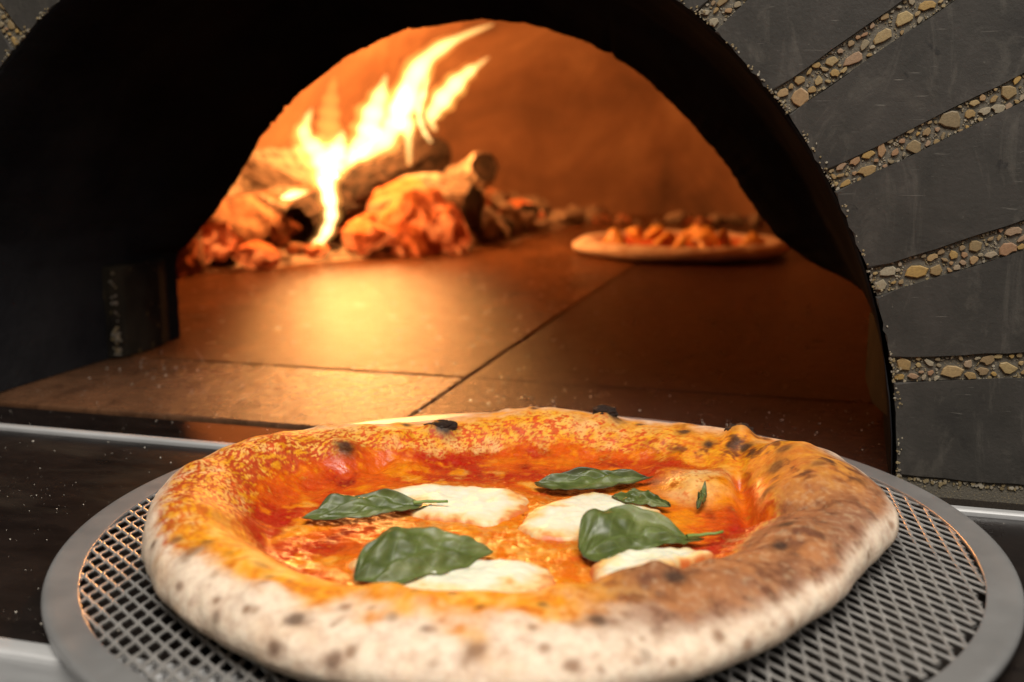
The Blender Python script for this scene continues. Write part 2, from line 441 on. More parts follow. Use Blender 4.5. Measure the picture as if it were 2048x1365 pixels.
# lower jamb block on the left with its worn corner, and the wedge on the right
def jamb(poly, z0, z1, nm, bev):
    bm = bmesh.new()
    lo = [bm.verts.new((x - OX, y - OY, z0)) for x, y in poly]; hi = [bm.verts.new((x - OX, y - OY, z1)) for x, y in poly]
    n = len(poly); bm.faces.new(lo[::-1]); tf = bm.faces.new(hi)
    for i in range(n): bm.faces.new((lo[i], lo[(i + 1) % n], hi[(i + 1) % n], hi[i]))
    bmesh.ops.bevel(bm, geom=list(tf.edges), offset=bev, segments=3, profile=0.5, affect='EDGES')
    return obj(nm, bm_mesh(nm, bm), M['jamb'], oven)
jb = jamb([(-.47, .607), (-.4525, .609), (-.4485, .618), (-.4475, .64), (-.4495, .66), (-.4545, .676), (-.463, .687), (-.48, .6895)], 0.001, .0625, 'jamb_block', .003)
gravel_part('jamb_gravel', [(random.gauss(-.4515, .0012) - OX, .609 - OY + random.uniform(-.001, .004), random.choice([random.uniform(.002, .022), random.uniform(.002, .06)]), random.uniform(.0006, .0018)) for _ in range(60)], jb)
bm = bmesh.new()
w = [(.0350, .50, .055), (.0275, .60, .056), (.0360, .505, .019), (.0300, .57, .012), (.0275, .60, .018),
     (.07, .50, .055), (.07, .60, .056), (.07, .505, .019), (.07, .56, .014), (.07, .60, .020)]
vs = [bm.verts.new((x - OX, y - OY, z)) for x, y, z in w]
bmesh.ops.convex_hull(bm, input=vs)
bmesh.ops.bevel(bm, geom=list(bm.edges), offset=.0015, segments=2, profile=.5, affect='EDGES')
wd = obj('jamb_wedge', bm_mesh('jamb_wedge', bm), M['jamb'], oven)

# wall of the chamber around the inner opening, and the dome
big = 1.0
V = np.concatenate([np.stack([r_in * 1.003 * np.cos(phi) , np.full(NA, 0.2275), r_in * 1.003 * np.sin(phi)], -1),
                    np.stack([big * np.cos(phi), np.full(NA, 0.236), big * np.sin(phi)], -1)])
obj('chamber_front_wall', fast_mesh('chamber_front_wall', V, grid_faces(2, NA, False)), M['soot'], oven)
na, nh = 160, 60
az = np.linspace(0, 2 * math.pi, na, endpoint=False)
rings = []
for i in range(nh):
    t = i / (nh - 1) * math.pi / 2 * 0.998
    rho = 0.735 * math.cos(t) ** 0.55; z = 0.43 * math.sin(t) ** 0.95
    nn = 1 + 0.012 * fbm(np.cos(az) * 2, np.sin(az) * 2, z * 4, 2.5, 4, 8)
    rings.append(np.stack([0.004 + rho * nn * np.cos(az), np.maximum(0.24, 0.865 + rho * nn * np.sin(az)), np.full(na, z)], -1))
V = np.concatenate(rings); Q = grid_faces(nh, na)
yy = V[Q][:, :, 1].min(1); Q = Q[yy > 0.2401]
obj('dome', fast_mesh('dome', V, Q), M['dome'], oven, smooth=True)

# hearth: four slabs with open joints, over a dark bed
def hs(x0, x1, y0, y1, mat, z=0.0, bv=0.0012):
    return box('hearth_slab', x0 - OX, x1 - OX, y0 - OY, y1 - OY, -0.03, z, mat, oven, bv)
hs(-0.80, -0.2085, 0.6225, 2.2, M['hearth_pale'])
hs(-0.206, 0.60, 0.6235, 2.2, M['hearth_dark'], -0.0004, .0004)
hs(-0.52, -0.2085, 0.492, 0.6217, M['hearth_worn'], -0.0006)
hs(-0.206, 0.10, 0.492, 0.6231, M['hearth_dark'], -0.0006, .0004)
hs(-1.1, -0.8005, 0.70, 2.2, M['hearth_pale'], -0.0008)
box('hearth_bed', -0.95, 0.95, 0.02, 1.8, -0.05, -0.012, M['joint'], oven)

# ================================================================== LEDGE
led = empty('ledge', (0, 0.34, 0))
tag(led, 'dark polished ledge with bright metal edges in front of the oven', 'ledge', kind='structure')
box('sill_plate', -1.2, 1.2, 0.4475 - .34, 0.4885 - .34, -0.03, -0.0022, M['sill'], led, 0.0008)
# bright bar between sill and ledge: slightly proud, rounded
box('edge_strip', -1.2, 1.2, 0.4412 - .34, 0.4464 - .34, -0.03, 0.0016, M['trim'], led, 0.0015, 4)
box('ledge_top', -1.2, 1.2, 0.2445 - .34, 0.4408 - .34, -0.03, -0.0005, M['ledge'], led, 0.0008)
box('front_strip', -1.2, 1.2, 0.2345 - .34, 0.2440 - .34, -0.03, 0.0022, M['trim'], led, 0.0030, 4)
box('steel_apron', -1.2, 1.2, -0.25 - .34, 0.2335 - .34, -0.04, -0.012, M['steel'], led, 0.002)

# flour dust on ledge, sill and hearth
def specks(name, n, x0, x1, y0, y1, z, clus, rmin, rmax, label):
    V = []; F = []; k = 0
    cs = [(random.uniform(x0, x1), random.uniform(y0, y1)) for _ in range(clus)]
    while k < n:
        if random.random() < 0.6:
            c = random.choice(cs); x = random.gauss(c[0], .022); y = random.gauss(c[1], .014)
        else: x = random.uniform(x0, x1); y = random.uniform(y0, y1)
        if not (x0 < x < x1 and y0 < y < y1): continue
        r = rmin + (rmax - rmin) * random.random() ** 4; b = len(V); t = random.uniform(0, 6)
        for i in range(4): V.append((x + r * math.cos(t + i * 1.57) * random.uniform(.6, 1), y + r * math.sin(t + i * 1.57) * random.uniform(.6, 1), z))
        V.append((x, y, z + r * 0.7)); F += [(b + i, b + (i + 1) % 4, b + 4) for i in range(4)]; k += 1
    o = obj(name, mesh_from(name, V, F), M['flour']); tag(o, label, 'flour', kind='stuff')
specks('flour_dust', 520, -0.42, 0.12, 0.246, 0.438, -0.0004, 14, .00012, .00055, 'pale flour specks scattered on the dark ledge')
specks('flour_dust', 160, -0.44, 0.04, 0.449, 0.487, -0.0021, 7, .00012, .0005, 'pale flour specks scattered along the narrow sill')
specks('flour_dust', 420, -0.44, 0.035, 0.494, 0.66, 0.0, 9, .00015, .0008, 'pale flour specks scattered on the front of the hearth')

# ================================================================== PIZZA SCREEN
SX, SY, SR = -0.0974, 0.3641, 0.1657
scr = empty('pizza_screen', (SX, SY, 0.0), R(15.964))
tag(scr, 'round aluminium mesh screen with flat grey rim under the whole pizza', 'pizza screen')
prof = [(SR - .0112, .0052), (SR - .0112, .0064), (SR - .01105, .00665), (SR - .0108, .0067), (SR - .0090, .00672), (SR - .0040, .00678), (SR - .0022, .0069), (SR - .0010, .0067), (SR - .0003, .0062), (SR, .0054), (SR - .0004, .0036), (SR - .0022, .0028), (SR - .0109, .0040), (SR - .0112, .0052)]
nt = 220; th = np.linspace(0, 2 * math.pi, nt, endpoint=False)
V = np.concatenate([np.stack([r * np.cos(th), r * np.sin(th), z + 0.0003 * np.sin(th * 3 + 1) + 0 * th], -1) for r, z in prof])
obj('rim', fast_mesh('rim', V, grid_faces(len(prof), nt)), M['alu'], scr, smooth=True)
# expanded-metal lattice: zigzag strands that meet at their bends
LX, LY = 0.0117, 0.0056
A = R(105); ca, sa = math.cos(A), math.sin(A)
rows = int(0.34 / (LY / 2)); V = []; Q = []
rin = SR - .0104
for i in range(rows):
    y0 = -0.17 + i * LY / 2
    if abs(y0) > rin: continue
    half = math.sqrt(max(rin ** 2 - y0 ** 2, 0)); ks = range(int(-half / (LX / 2)), int(half / (LX / 2)) + 1)
    prev = None; lst = list(ks)
    for k in lst:
        # a bend has a short flat knuckle
        up = ((k + i) % 2 == 0)
        x = k * LX / 2; y = y0 + (LY / 4 - 0.0004 if up else -LY / 4 + 0.0004)
        for dx in (-0.0011, 0.0011):
            xx = x + dx; tw = 0.00058; hz = 0.0003 * (1 if up else -1)
            b = len(V)
            for (oy, oz) in ((-tw, -0.0005), (tw, -0.0005), (tw * .8, 0.0005), (-tw * .8, 0.0005)):
                X = xx; Y = y + oy; V.append((X * ca - Y * sa, X * sa + Y * ca, 0.0056 + oz + hz * 0.6))
            if prev is not None:
                for e in range(4): Q.append((prev + e, prev + (e + 1) % 4, b + (e + 1) % 4, b + e))
            prev = b
obj('mesh_sheet', fast_mesh('mesh_sheet', V, Q), M['alu_mesh'], scr)
ph = np.linspace(0, 2 * math.pi, 8, endpoint=False)

# ================================================================== PIZZA
PX, PY, PZ, YAW = -0.09682, 0.35298, 0.0066, 0.27863
pizza = empty('margherita_pizza', (PX, PY, PZ), YAW)
tag(pizza, 'large margherita pizza with puffy charred crust, tomato sauce and mozzarella on the screen', 'pizza')
def per(tab):
    t = np.array(sorted(tab)); T = np.concatenate([t[:, 0] - 360, t[:, 0], t[:, 0] + 360]); Vv = np.tile(t[:, 1], 3)
    xs = np.arange(0, 360, 1.0); base = np.interp(xs, T, Vv)
    k = np.exp(-0.5 * (np.arange(-12, 13) / 4.0) ** 2); k /= k.sum()
    sm = np.convolve(np.concatenate([base[-12:], base, base[:12]]), k, 'valid')
    return lambda d: np.interp(np.mod(d, 360), np.append(xs, 360), np.append(sm, sm[0]))
f_out = per([(0, .1325), (17, .134), (27, .1375), (35, .133), (60, .124), (90, .122), (120, .119), (140, .128), (165, .136), (178, .1325), (192, .1295), (205, .129),
             (223, .1265), (242, .1285), (270, .127), (293, .121), (314, .116), (330, .116), (344, .121), (355, .1325)])
f_cr = per([(0, .110), (12, .112), (28, .1116), (35, .109), (52, .101), (69, .0975), (85, .1038), (96, .095), (113, .0913), (130, .101), (138, .112), (149, .115), (166, .117), (190, .114),
            (216, .112), (225, .112), (234, .107), (242, .1035), (258, .0985), (274, .0945), (283, .090), (293, .089), (303, .0914), (314, .0942), (340, .103)])
f_in = per([(4, .086), (22, .088), (46, .082), (67, .079), (96, .076), (118, .074), (132, .083), (153, .090), (166, .094), (182, .094), (201, .093), (228, .088), (249, .080), (278, .071), (310, .069), (343, .078)])
f_h = per([(0, .0205), (20, .0215), (35, .0175), (45, .0190), (60, .0165), (85, .0200), (113, .0168), (140, .0200), (166, .0215), (200, .0215), (230, .0205), (260, .0185), (290, .0190), (320, .0175), (340, .0190)])
# blisters and bubbles: x, y, radius, height
BUB = [(-0.0339, .0830, .0052, .0034), (.0369, .0945, .0056, .0042), (.0904, .0660, .0060, .0045), (.100, .008, .018, .0050), (.1040, .0330, .012, .003), (.090, -.002, .009, .003),
       (.0700, .0290, .015, .0070), (.0580, .0480, .010, .004), (-0.072, .0563, .009, .0045), (-0.050, .066, .012, .003), (.0313, -.0760, .010, .0035), (.052, -.083, .012, .002),
       (-0.100, .045, .014, .002), (-0.104, -.03, .016, .002), (-.02, -.1, .02, .0015), (.084, -.045, .010, .003), (.010, .099, .016, .0015), (-.088, -.066, .012, .0015)]
_rb = random.Random(31)
for _ in range(85):
    _a = _rb.uniform(0, 360); _r = float(f_cr(_a)) + _rb.uniform(-.012, .014); _s = _rb.uniform(.0022, .0062)
    BUB.append((_r * math.cos(R(_a)), _r * math.sin(R(_a)), _s, _s * _rb.uniform(.12, .30)))
CREASE = [(.084, .030, .080, -.008, .0035, .0055), (.080, -.008, .100, -.020, .003, .003), (.088, .052, .084, .030, .003, .002), (-.060, .052, -.045, .075, .003, .002), (.030, -.070, .055, -.074, .004, .002)]
def z_in(x, y):
    """height of the pizza's upper side inside the crest of its rim"""
    d = np.degrees(np.arctan2(y, x)); r = np.hypot(x, y)
    ri, rc, h = f_in(d), f_cr(d), f_h(d)
    flat = 0.0068 + 0.0011 * fbm(x, y, 0, 95, 3, 1) + 0.0007 * np.abs(fbm(x, y, 0, 190, 3, 2)) + 0.0007 * noise(x, y, 0, 30, 4)
    ri = ri + 0.004 * noise(x, y, 0, 55, 11)
    k = np.clip((r - ri + 0.006) / (rc - ri + 0.006), 0, 1)
    k = k ** 1.25; k = np.sin(k * math.pi / 2) ** 1.15
    return flat * (1 - k) + (h + 0.0018 * fbm(x, y, 0, 42, 3, 6)) * k
def bubbles(x, y):
    z = 0
    for (bx, by, br, bh) in BUB: z = z + bh * np.exp(-(((x - bx) ** 2 + (y - by) ** 2) / br ** 2) ** 1.4)
    for (x0, y0, x1, y1, wd_, dp) in CREASE:
        t = np.clip(((x - x0) * (x1 - x0) + (y - y0) * (y1 - y0)) / ((x1 - x0) ** 2 + (y1 - y0) ** 2), 0, 1)
        z = z - dp * np.exp(-(np.hypot(x - x0 - t * (x1 - x0), y - y0 - t * (y1 - y0)) / wd_) ** 2)
    return z
NT, NI, NO = 1100, 190, 70
th = np.linspace(0, 2 * math.pi, NT, endpoint=False); td = np.degrees(th)
rings = []; pp = []
ro, rc, h = f_out(td), f_cr(td), f_h(td)
ro = ro + 0.0012 * fbm(np.cos(th), np.sin(th), 0, 5, 3, 21)
zm = 0.0085
for i in range(NO):                       # from the contact underneath, round the bulge, to the crest
    a = math.pi * 0.93 * (1 - i / (NO - 1))
    if a > math.pi / 2:
        rr = ro - (1 - math.sin(a)) * 0.016; zz = zm + zm * math.cos(a) + 0 * th
    else:
        rr = rc + (ro - rc) * math.sin(a) ** 0.9; zz = 0 * th
    x, y = rr * np.cos(th), rr * np.sin(th)
    if a <= math.pi / 2:
        ztop = z_in(rc * np.cos(th), rc * np.sin(th)); zz = zm + (ztop - zm) * math.cos(a) ** 0.85
    k = math.sin(min(a, math.pi / 2)) * (1 if a < math.pi / 2 else max(0, math.sin(a)))
    nn = (0.0020 * fbm(x, y, zz, 36, 3, 9) + 0.00015 * fbm(x, y, zz, 190, 2, 10)) * k
    zz = np.maximum(zz, 0.0) + bubbles(x, y) * np.clip((zz - .006) / .01, 0, 1) + nn * 0.5
    rings.append(np.stack([x + nn * np.cos(th), y + nn * np.sin(th), zz], -1)); pp.append(np.full(NT, 0.0 + 0.45 * i / (NO - 1)))
for i in range(1, NI):
    k = 1 - i / (NI - 1); rr = rc * (0.004 + 0.996 * k)
    x, y = rr * np.cos(th), rr * np.sin(th)
    rings.append(np.stack([x, y, z_in(x, y) + bubbles(x, y)], -1))
    ri = f_in(td); pp.append(np.where(rr > ri, 0.45 + 0.25 * (rc - rr) / (rc - ri), 0.70 + 0.3 * (ri - rr) / ri))
V = np.concatenate(rings); P = np.concatenate(pp)
X, Y, Z = V.T; D = np.mod(np.degrees(np.arctan2(Y, X)), 360); RR = np.hypot(X, Y)
def win(c, w, soft=12):               # angular window
    d = np.abs((D - c + 180) % 360 - 180); return 1 - sst(w - soft, w + soft, d)
C_ = lambda *c: np.array(s2l(*c))
flour, cream, toast, yel, orange, red, deep, brown, char = (C_(236, 216, 192), C_(238, 205, 150), C_(190, 116, 50), C_(228, 156, 38), C_(206, 92, 16), C_(170, 40, 9), C_(118, 18, 4), C_(140, 90, 60), C_(30, 19, 14))
def mixc(c, k, d): k = np.clip(k, 0, 1)[:, None]; return c * (1 - k) + d * k
n1 = fbm(X, Y, Z, 60, 4, 31); n2 = fbm(X, Y, Z, 170, 4, 32); n3 = fbm(X, Y, Z, 420, 3, 33); n4 = fbm(X, Y, Z, 28, 3, 34)
# streaks run round the rim
sx = D / 57.3 * 0.11
st = fbm(sx, RR * 2.6, Z * 2, 260, 3, 35); st2 = fbm(sx * 1.4, RR * 2.2, Z * 2, 520, 3, 36)
colr = np.tile(flour, (len(X), 1))
colr = mixc(colr, 0.5 * sst(0.05, 0.5, n1) + 0.25 * sst(-.1, .4, n2), C_(214, 178, 140))
front, left, back, right = win(250, 48), win(178, 38), win(95, 48), win(330, 46, 10)
rback = win(22, 26)
# toasting of the shoulder and crest
pale = win(18, 34, 10)
t0 = sst(0.27, 0.42, P + 0.07 * n1 + 0.04 * n2 + 0.03 * left - .06 * front - .08 * pale)
colr = mixc(colr, t0 * (0.55 + 0.6 * n2 + .3 * n1), toast)
colr = mixc(colr, sst(0.36, 0.47, P + 0.05 * n2 + .04 * n1 - .03 * pale - .03 * front) * (0.75 + 0.8 * n1), yel)
# inner wall: cream and yellow dough streaked with tomato
wall = sst(0.40, 0.50, P + 0.05 * n2 + 0.09 * left + .03 * n1)
colr = mixc(colr, wall * (0.55 + 0.9 * n1), mixc(np.tile(C_(240, 200, 122), (len(X), 1)), 0.3 + 1.8 * n4 + n2, yel))
colr = mixc(colr, wall * sst(0.0, 0.12, st + 0.3 * n1 + 0.6 * (P - 0.60) + 0.12 * left - 0.03) * 0.92, C_(204, 76, 14))
colr = mixc(colr, wall * sst(0.10, 0.3, st2 + 0.3 * (P - 0.55) + 0.1 * left) * 0.75, C_(176, 44, 14))
colr = mixc(colr, wall * left * sst(-.2, .2, n1 + st + .5 * n2) * 0.85, C_(176, 68, 16)); colr = mixc(colr, wall * left * sst(.05, .3, st2 + .4 * n2) * .7, C_(150, 50, 14)); colr = mixc(colr, wall * left * sst(.12, .35, n2 - st) * .7, C_(226, 160, 60))
# the sauce
s0 = sst(0.635, 0.70, P + 0.09 * n1 + 0.05 * n2 + 0.02 * left)
sauce = np.tile(red, (len(X), 1))
ctr = sst(.70, .80, P + .05 * n1)
sauce = mixc(sauce, sst(-0.25, 0.25, n4 + 0.4 * n1 + .25 * ctr - .1), orange)
sauce = mixc(sauce, ctr * sst(0.05, 0.4, n1 + .5 * n4) * .8, C_(226, 146, 48))
sauce = mixc(sauce, ctr * sst(0.2, 0.5, n1 - .5 * n4 + .3 * n2) * .7, C_(236, 190, 116))
sauce = mixc(sauce, sst(0.12, 0.45, n2 + 0.5 * n1) * .8, C_(220, 128, 40))
sauce = mixc(sauce, sst(0.15, 0.5, -n1 - 0.3 * n2) * .9, deep)
sauce = mixc(sauce, sst(0.2, 0.5, n3 + n2 * .5) * .4, C_(232, 150, 80))
for cx_, cy_, cr_ in ((-.026, .012, .030), (.024, .000, .027), (-.022, -.054, .034), (.040, -.053, .022), (.0, -.024, .02)):
    dd = np.hypot((X - cx_), (Y - cy_) * 1.25) / cr_
    sauce = mixc(sauce, (1 - sst(.75, 1.35, dd + .5 * n2 + .3 * n1)) * .7, mixc(np.tile(C_(216, 118, 36), (len(X), 1)), .35 + 2.2 * n2 + n3, C_(234, 184, 110)))
colr = mixc(colr, s0, sauce)
# front rim: oil and sauce stain over the crest, fading to pale flour
fz_ = front * sst(0.355, 0.44, P + 0.06 * n1 + .03 * n2) * (1 - s0)
colr = mixc(colr, fz_ * (0.8 + .6 * n1), C_(230, 152, 44)); colr = mixc(colr, fz_ * sst(.0, .35, n1 - n2 * .4) * .75, C_(240, 200, 124)); colr = mixc(colr, fz_ * sst(.12, .4, n2 + .3 * n3) * .7, C_(196, 96, 28))
# the browned stretch on the right
br = right * sst(0.27, 0.355, P + 0.04 * n4 + 0.03 * n1) * (1 - sst(0.60, 0.68, P + 0.08 * n1))
colr = mixc(colr, br * 0.94, brown); colr = mixc(colr, br * sst(0.0, 0.3, n2 + .4 * n1) * .75, C_(100, 56, 36)); colr = mixc(colr, br * sst(0.1, 0.3, n3 + .5 * n2) * .5, C_(78, 44, 30)); colr = mixc(colr, br * sst(.05, .35, n4 - n2 * .4) * .45, C_(190, 122, 66)); colr = mixc(colr, br * sst(.08, .3, n3 - .3 * n2) * .4, C_(206, 170, 132)); colr = mixc(colr, br * sst(0.1, .5, n1 - n2 * .3) * .5, C_(176, 116, 70))
# big bubble at the back right: yellow-orange with scorched arcs
rbk = rback * sst(0.36, 0.43, P + .05 * n1) * (1 - s0)
colr = mixc(colr, rbk * .7, mixc(np.tile(yel, (len(X), 1)), .5 + 1.2 * n2, C_(206, 110, 36)))
colr = mixc(colr, rbk * sst(0.12, 0.30, n1 + .5 * n2 + .25 * st) * .85, C_(96, 46, 18)); colr = mixc(colr, rbk * sst(0.28, 0.42, n1 + .6 * n2) * .8, C_(48, 26, 14))
wb = np.exp(-(((X - .066) ** 2 + (Y - .026) ** 2) / .015 ** 2) ** 1.5)
colr = mixc(colr, wb * (0.85 - .5 * sst(.05, .4, n1)), mixc(np.tile(C_(238, 208, 150), (len(X), 1)), .3 + 1.5 * n1, C_(230, 164, 60))); colr = mixc(colr, wb * sst(.1, .35, st + .4 * n2) * .8, C_(190, 78, 30)); colr = mixc(colr, wb * sst(.2, .45, n1 + .4 * n2) * .8, C_(140, 72, 30))
# leopard spots and char
def spot(x, y, r, k, c, ragged=0.45, z=.016):
    global colr
    i = np.argmin((X - x) ** 2 + (Y - y) ** 2 + (Z - z) ** 2)
    d = np.sqrt((X - X[i]) ** 2 + (Y - Y[i]) ** 2 + (Z - Z[i]) ** 2) * (1 + ragged * n2 + .3 * n3); q = (1 - sst(r * 0.45, r * 1.15, d)) * k
    colr = mixc(colr, (1 - sst(r * .8, r * 1.9, d)) * k * .55, C_(120, 70, 34)); colr = mixc(colr, q, c)
for x, y, r in ((-.0339, .0830, .0052), (.0369, .0945, .0056), (.0904, .0660, .0058)): spot(x, y, r, 1, char)
for x, y, r in ((-.072, .0563, .0045), (.0692, .0738, .0028), (.0773, .062, .0026), (.0921, .0527, .0034), (-.0682, .0134, .003), (.0313, -.078, .0055), (.0417, -.0835, .004),
                (.0839, -.043, .0032), (.0777, -.0557, .003), (-.05, .085, .002), (.006, .1045, .002), (.052, .088, .002), (.083, -.033, .003)): spot(x, y, r, .92, C_(52, 30, 22))
for x, y, r in ((-.0759, -.0774, .0030), (-.0698, -.0792, .0020), (-.0501, -.0877, .0028), (-.0402, -.0893, .0024), (-.0692, -.1174, .0030), (-.0447, -.1187, .0026), (-.0131, -.1201, .0032),
                (-.074, -.0973, .0022), (-.0902, -.0988, .0024), (-.0961, -.0665, .0036), (-.0947, -.0607, .0024), (.0006, -.1119, .0022), (-.0261, -.1119, .0024), (-.0508, -.1227, .003), (.0107, -.125, .003), (-.085, -.09, .002), (-.06, -.105, .0026), (-.035, -.107, .002), (.004, -.1, .002), (-.101, -.08, .0026), (-.115, -.05, .0022), (-.02, -.094, .0018),
                (-.105, -.055, .002), (-.11, -.03, .002), (.03, -.118, .003), (.05, -.108, .003), (-.03, -.098, .002), (-.012, -.102, .0024), (.018, -.107, .003)): spot(x, y, r * random.uniform(.5, 1.05), random.uniform(.4, .85), random.choice([C_(98, 66, 48), C_(124, 86, 56), C_(70, 46, 34)]), .8)
spot(.131, .006, .006, .8, C_(112, 84, 50), .45, .012); spot(.085, .004, .004, .7, C_(90, 44, 18)); spot(.098, .022, .004, .75, C_(70, 36, 18)); spot(.104, .030, .0035, .75, C_(70, 36, 18)); spot(.108, .006, .003, .6, C_(96, 50, 24))
for k in range(70):
    a_ = random.uniform(195, 350); r_ = float(f_out(a_)) - random.uniform(-.001, .02); spot(r_ * math.cos(R(a_)), r_ * math.sin(R(a_)), random.uniform(.0006, .0018), random.uniform(.2, .6), C_(140, 96, 62), .45, random.uniform(.003, .016))
lum = colr @ np.array([.2126, .7152, .0722]); kb = (1 + .14 * sst(.33, .42, P) * (1 - br * .8))[:, None]
colr = np.clip(lum[:, None] + (colr - lum[:, None]) * kb, 0.002, 1)
m = fast_mesh('crust', V, grid_faces(len(rings), NT))
set_col(m, 'tint', colr); set_f(m, 'wet', np.clip(s0 * 0.8 + wall * .45 * (1 - right * .8), 0, 1))
a = N('baked_dough')
tint = a.attr('tint'); wet = a.attr('wet', 'Fac')
fine = a.noise(900, 4, 0.65); mid = a.noise(260, 5, 0.6)
cc = a.mix(a.ramp(fine, [(0.35, g3(0.0)), (0.75, g3(0.16))]), tint, a.mix(0.5, tint, s2l4(240, 190, 130)), 'MIX')
cc = a.mix(a.ramp(mid, [(0.3, g3(0.36)), (0.6, g3(0))]), cc, a.mix(1.0, cc, s2l4(170, 110, 80), 'MULTIPLY'))
rgh = a.math('SUBTRACT', 0.80, a.math('MULTIPLY', wet, a.ramp(a.noise(180, 3), [(0.35, g3(0.64)), (0.65, g3(0.4))])))
a.p(Base_Color=cc, Roughness=rgh, Normal=a.bump(mid, 0.55, 0.0010, a.bump(fine, 0.4, 0.0003)))
a.b.inputs['Specular IOR Level'].default_value = 0.4
a.b.inputs['Subsurface Weight'].default_value = 0.06
a.b.inputs['Subsurface Radius'].default_value = (0.004, 0.002, 0.001)
a.b.inputs['Subsurface Scale'].default_value = 0.6
obj('crust', m, a.m, pizza, smooth=True)

# charred blisters that stand up from the rim
a = N('char'); a.p(Base_Color=a.ramp(a.noise(500, 4), [(0.3, s2l4(14, 10, 8)), (0.7, s2l4(66, 42, 28))]), Roughness=0.55, Normal=a.bump(a.noise(600, 5, .7), 0.8, 0.0008)); M['char'] = a.m
def rock_mesh(name, k, sub=3, amp=0.28, f=1.6, flat=0.0):
    bm = bmesh.new(); bmesh.ops.create_icosphere(bm, subdivisions=sub, radius=1)
    co = np.array([v.co[:] for v in bm.verts])
    d = 1 + amp * fbm(co[:, 0], co[:, 1], co[:, 2], f, 4, 40 + k * 7)
    if flat:
        r2 = np.random.default_rng(900 + k); nr = r2.normal(size=(13, 3)); nr /= np.linalg.norm(nr, axis=1)[:, None]; hh = r2.uniform(.55, .95, 13)
        dn = co @ nr.T; d = np.minimum(np.where(dn > .05, hh[None] / np.maximum(dn, .05), 9).min(1), 1.25) * (1 + .14 * fbm(co[:, 0], co[:, 1], co[:, 2], 2.2, 4, 40 + k * 7))
    for v, q in zip(bm.verts, d): v.co *= float(q)
    return bm_mesh(name, bm)
for k, (x, y, z, r, e) in enumerate(((-.0339, .0832, .0176, .0036, 1.7), (.0372, .0955, .0208, .0038, 1.4), (.0908, .0668, .0200, .0040, 1.4))):
    mm = rock_mesh('char_blister', k, 4, .75, 2.6); o = obj('char_blister', mm, M['char'], pizza, (x, y, z), True); o.scale = (r * e, r, r * .75)

# mozzarella
a = N('mozzarella')
tint = a.attr('tint')
a.p(Base_Color=tint, Roughness=a.ramp(a.noise(140, 4), [(0.35, g3(0.4)), (0.65, g3(0.6))]), Normal=a.bump(a.noise(90, 3, .5), 0.2, 0.0009))
a.b.inputs['Subsurface Weight'].default_value = 0.3
a.b.inputs['Subsurface Radius'].default_value = (0.006, 0.004, 0.002); a.b.inputs['Subsurface Scale'].default_value = 0.6
M['mozz'] = a.m
def top_z(x, y): return z_in(np.asarray(x, float), np.asarray(y, float)) + bubbles(np.asarray(x, float), np.asarray(y, float))
def blob(poly, thick, seed, tintw=0.3, label=None):
    P_ = np.array(poly); n = len(P_); c0 = P_.mean(0); ou = []
    for i in range(n):
        p0, p1, p2, p3 = P_[i - 1], P_[i], P_[(i + 1) % n], P_[(i + 2) % n]
        for t in np.linspace(0, 1, 16, endpoint=False):
            ou.append(0.5 * ((2 * p1) + (-p0 + p2) * t + (2 * p0 - 5 * p1 + 4 * p2 - p3) * t * t + (-p0 + 3 * p1 - 3 * p2 + p3) * t ** 3))
    ou = np.array(ou); m_ = len(ou); d = ou - c0
    e = 1 + 0.10 * fbm(ou[:, 0], ou[:, 1], 0, 130, 3, seed)
    V_ = []; T_ = []
    K = 42
    for i in range(K):
        q = 1 - i / (K - 1) * 0.995
        xy = c0 + d * (q * e)[:, None]
        prof_ = (1 - q ** 5) ** 0.6
        nz = fbm(xy[:, 0], xy[:, 1], 0, 90, 3, seed + 3)
        # the melted sheet evens out the sauce beneath it
        zz = top_z(xy[:, 0], xy[:, 1]) + thick * prof_ * (1 + 0.4 * nz) - 0.0007 * (q > 0.97)
        V_.append(np.c_[xy, zz])
        nn = fbm(xy[:, 0], xy[:, 1], 0, 110, 4, seed + 5); n2_ = fbm(xy[:, 0], xy[:, 1], 0, 300, 3, seed + 6)
        cl = np.tile(C_(232, 229, 204), (m_, 1))
        cl = mixc(cl, sst(0.0, 0.45, nn) * .6, C_(226, 214, 160))
        cl = mixc(cl, sst(0.55, 1.0, q + 0.4 * nn + .1 * n2_) * .85, C_(234, 186, 98))
        cl = mixc(cl, sst(0.85, 1.06, q + 0.3 * nn + .2 * n2_) * .9, C_(208, 96, 34))
        cl = mixc(cl, sst(0.28, .5, nn + .5 * n2_) * tintw, C_(226, 150, 80))
        T_.append(cl)
    m = fast_mesh('mozzarella', np.concatenate(V_), grid_faces(K, m_)); set_col(m, 'tint', np.concatenate(T_))
    return obj('mozzarella', m, M['mozz'], pizza, smooth=True)
blob([(-.0545, .0215), (-.0385, .0335), (-.016, .031), (.000, .0235), (.002, .0050), (-.0117, -.0095), (-.0258, -.0055), (-.0385, -.0005)], .0026, 60, .35)
blob([(-.0010, -.0065), (.0110, .0150), (.0292, .0245), (.0460, .0110), (.0510, -.0040), (.0350, -.0120), (.0174, -.0240), (.0030, -.0215)], .0028, 70, .6)
blob([(-.057, -.0465), (-.0485, -.0335), (-.0406, -.0310), (-.0236, -.0430), (.0001, -.0445), (.0095, -.0518), (.0068, -.0640), (-.0075, -.0684), (-.0252, -.0673), (-.0431, -.0655)], .0028, 80, .3)
blob([(.0215, -.0485), (.0338, -.0400), (.0552, -.0370), (.0600, -.0500), (.0500, -.0560), (.0410, -.0690), (.0297, -.0700), (.0205, -.0610)], .0056, 90, .06)

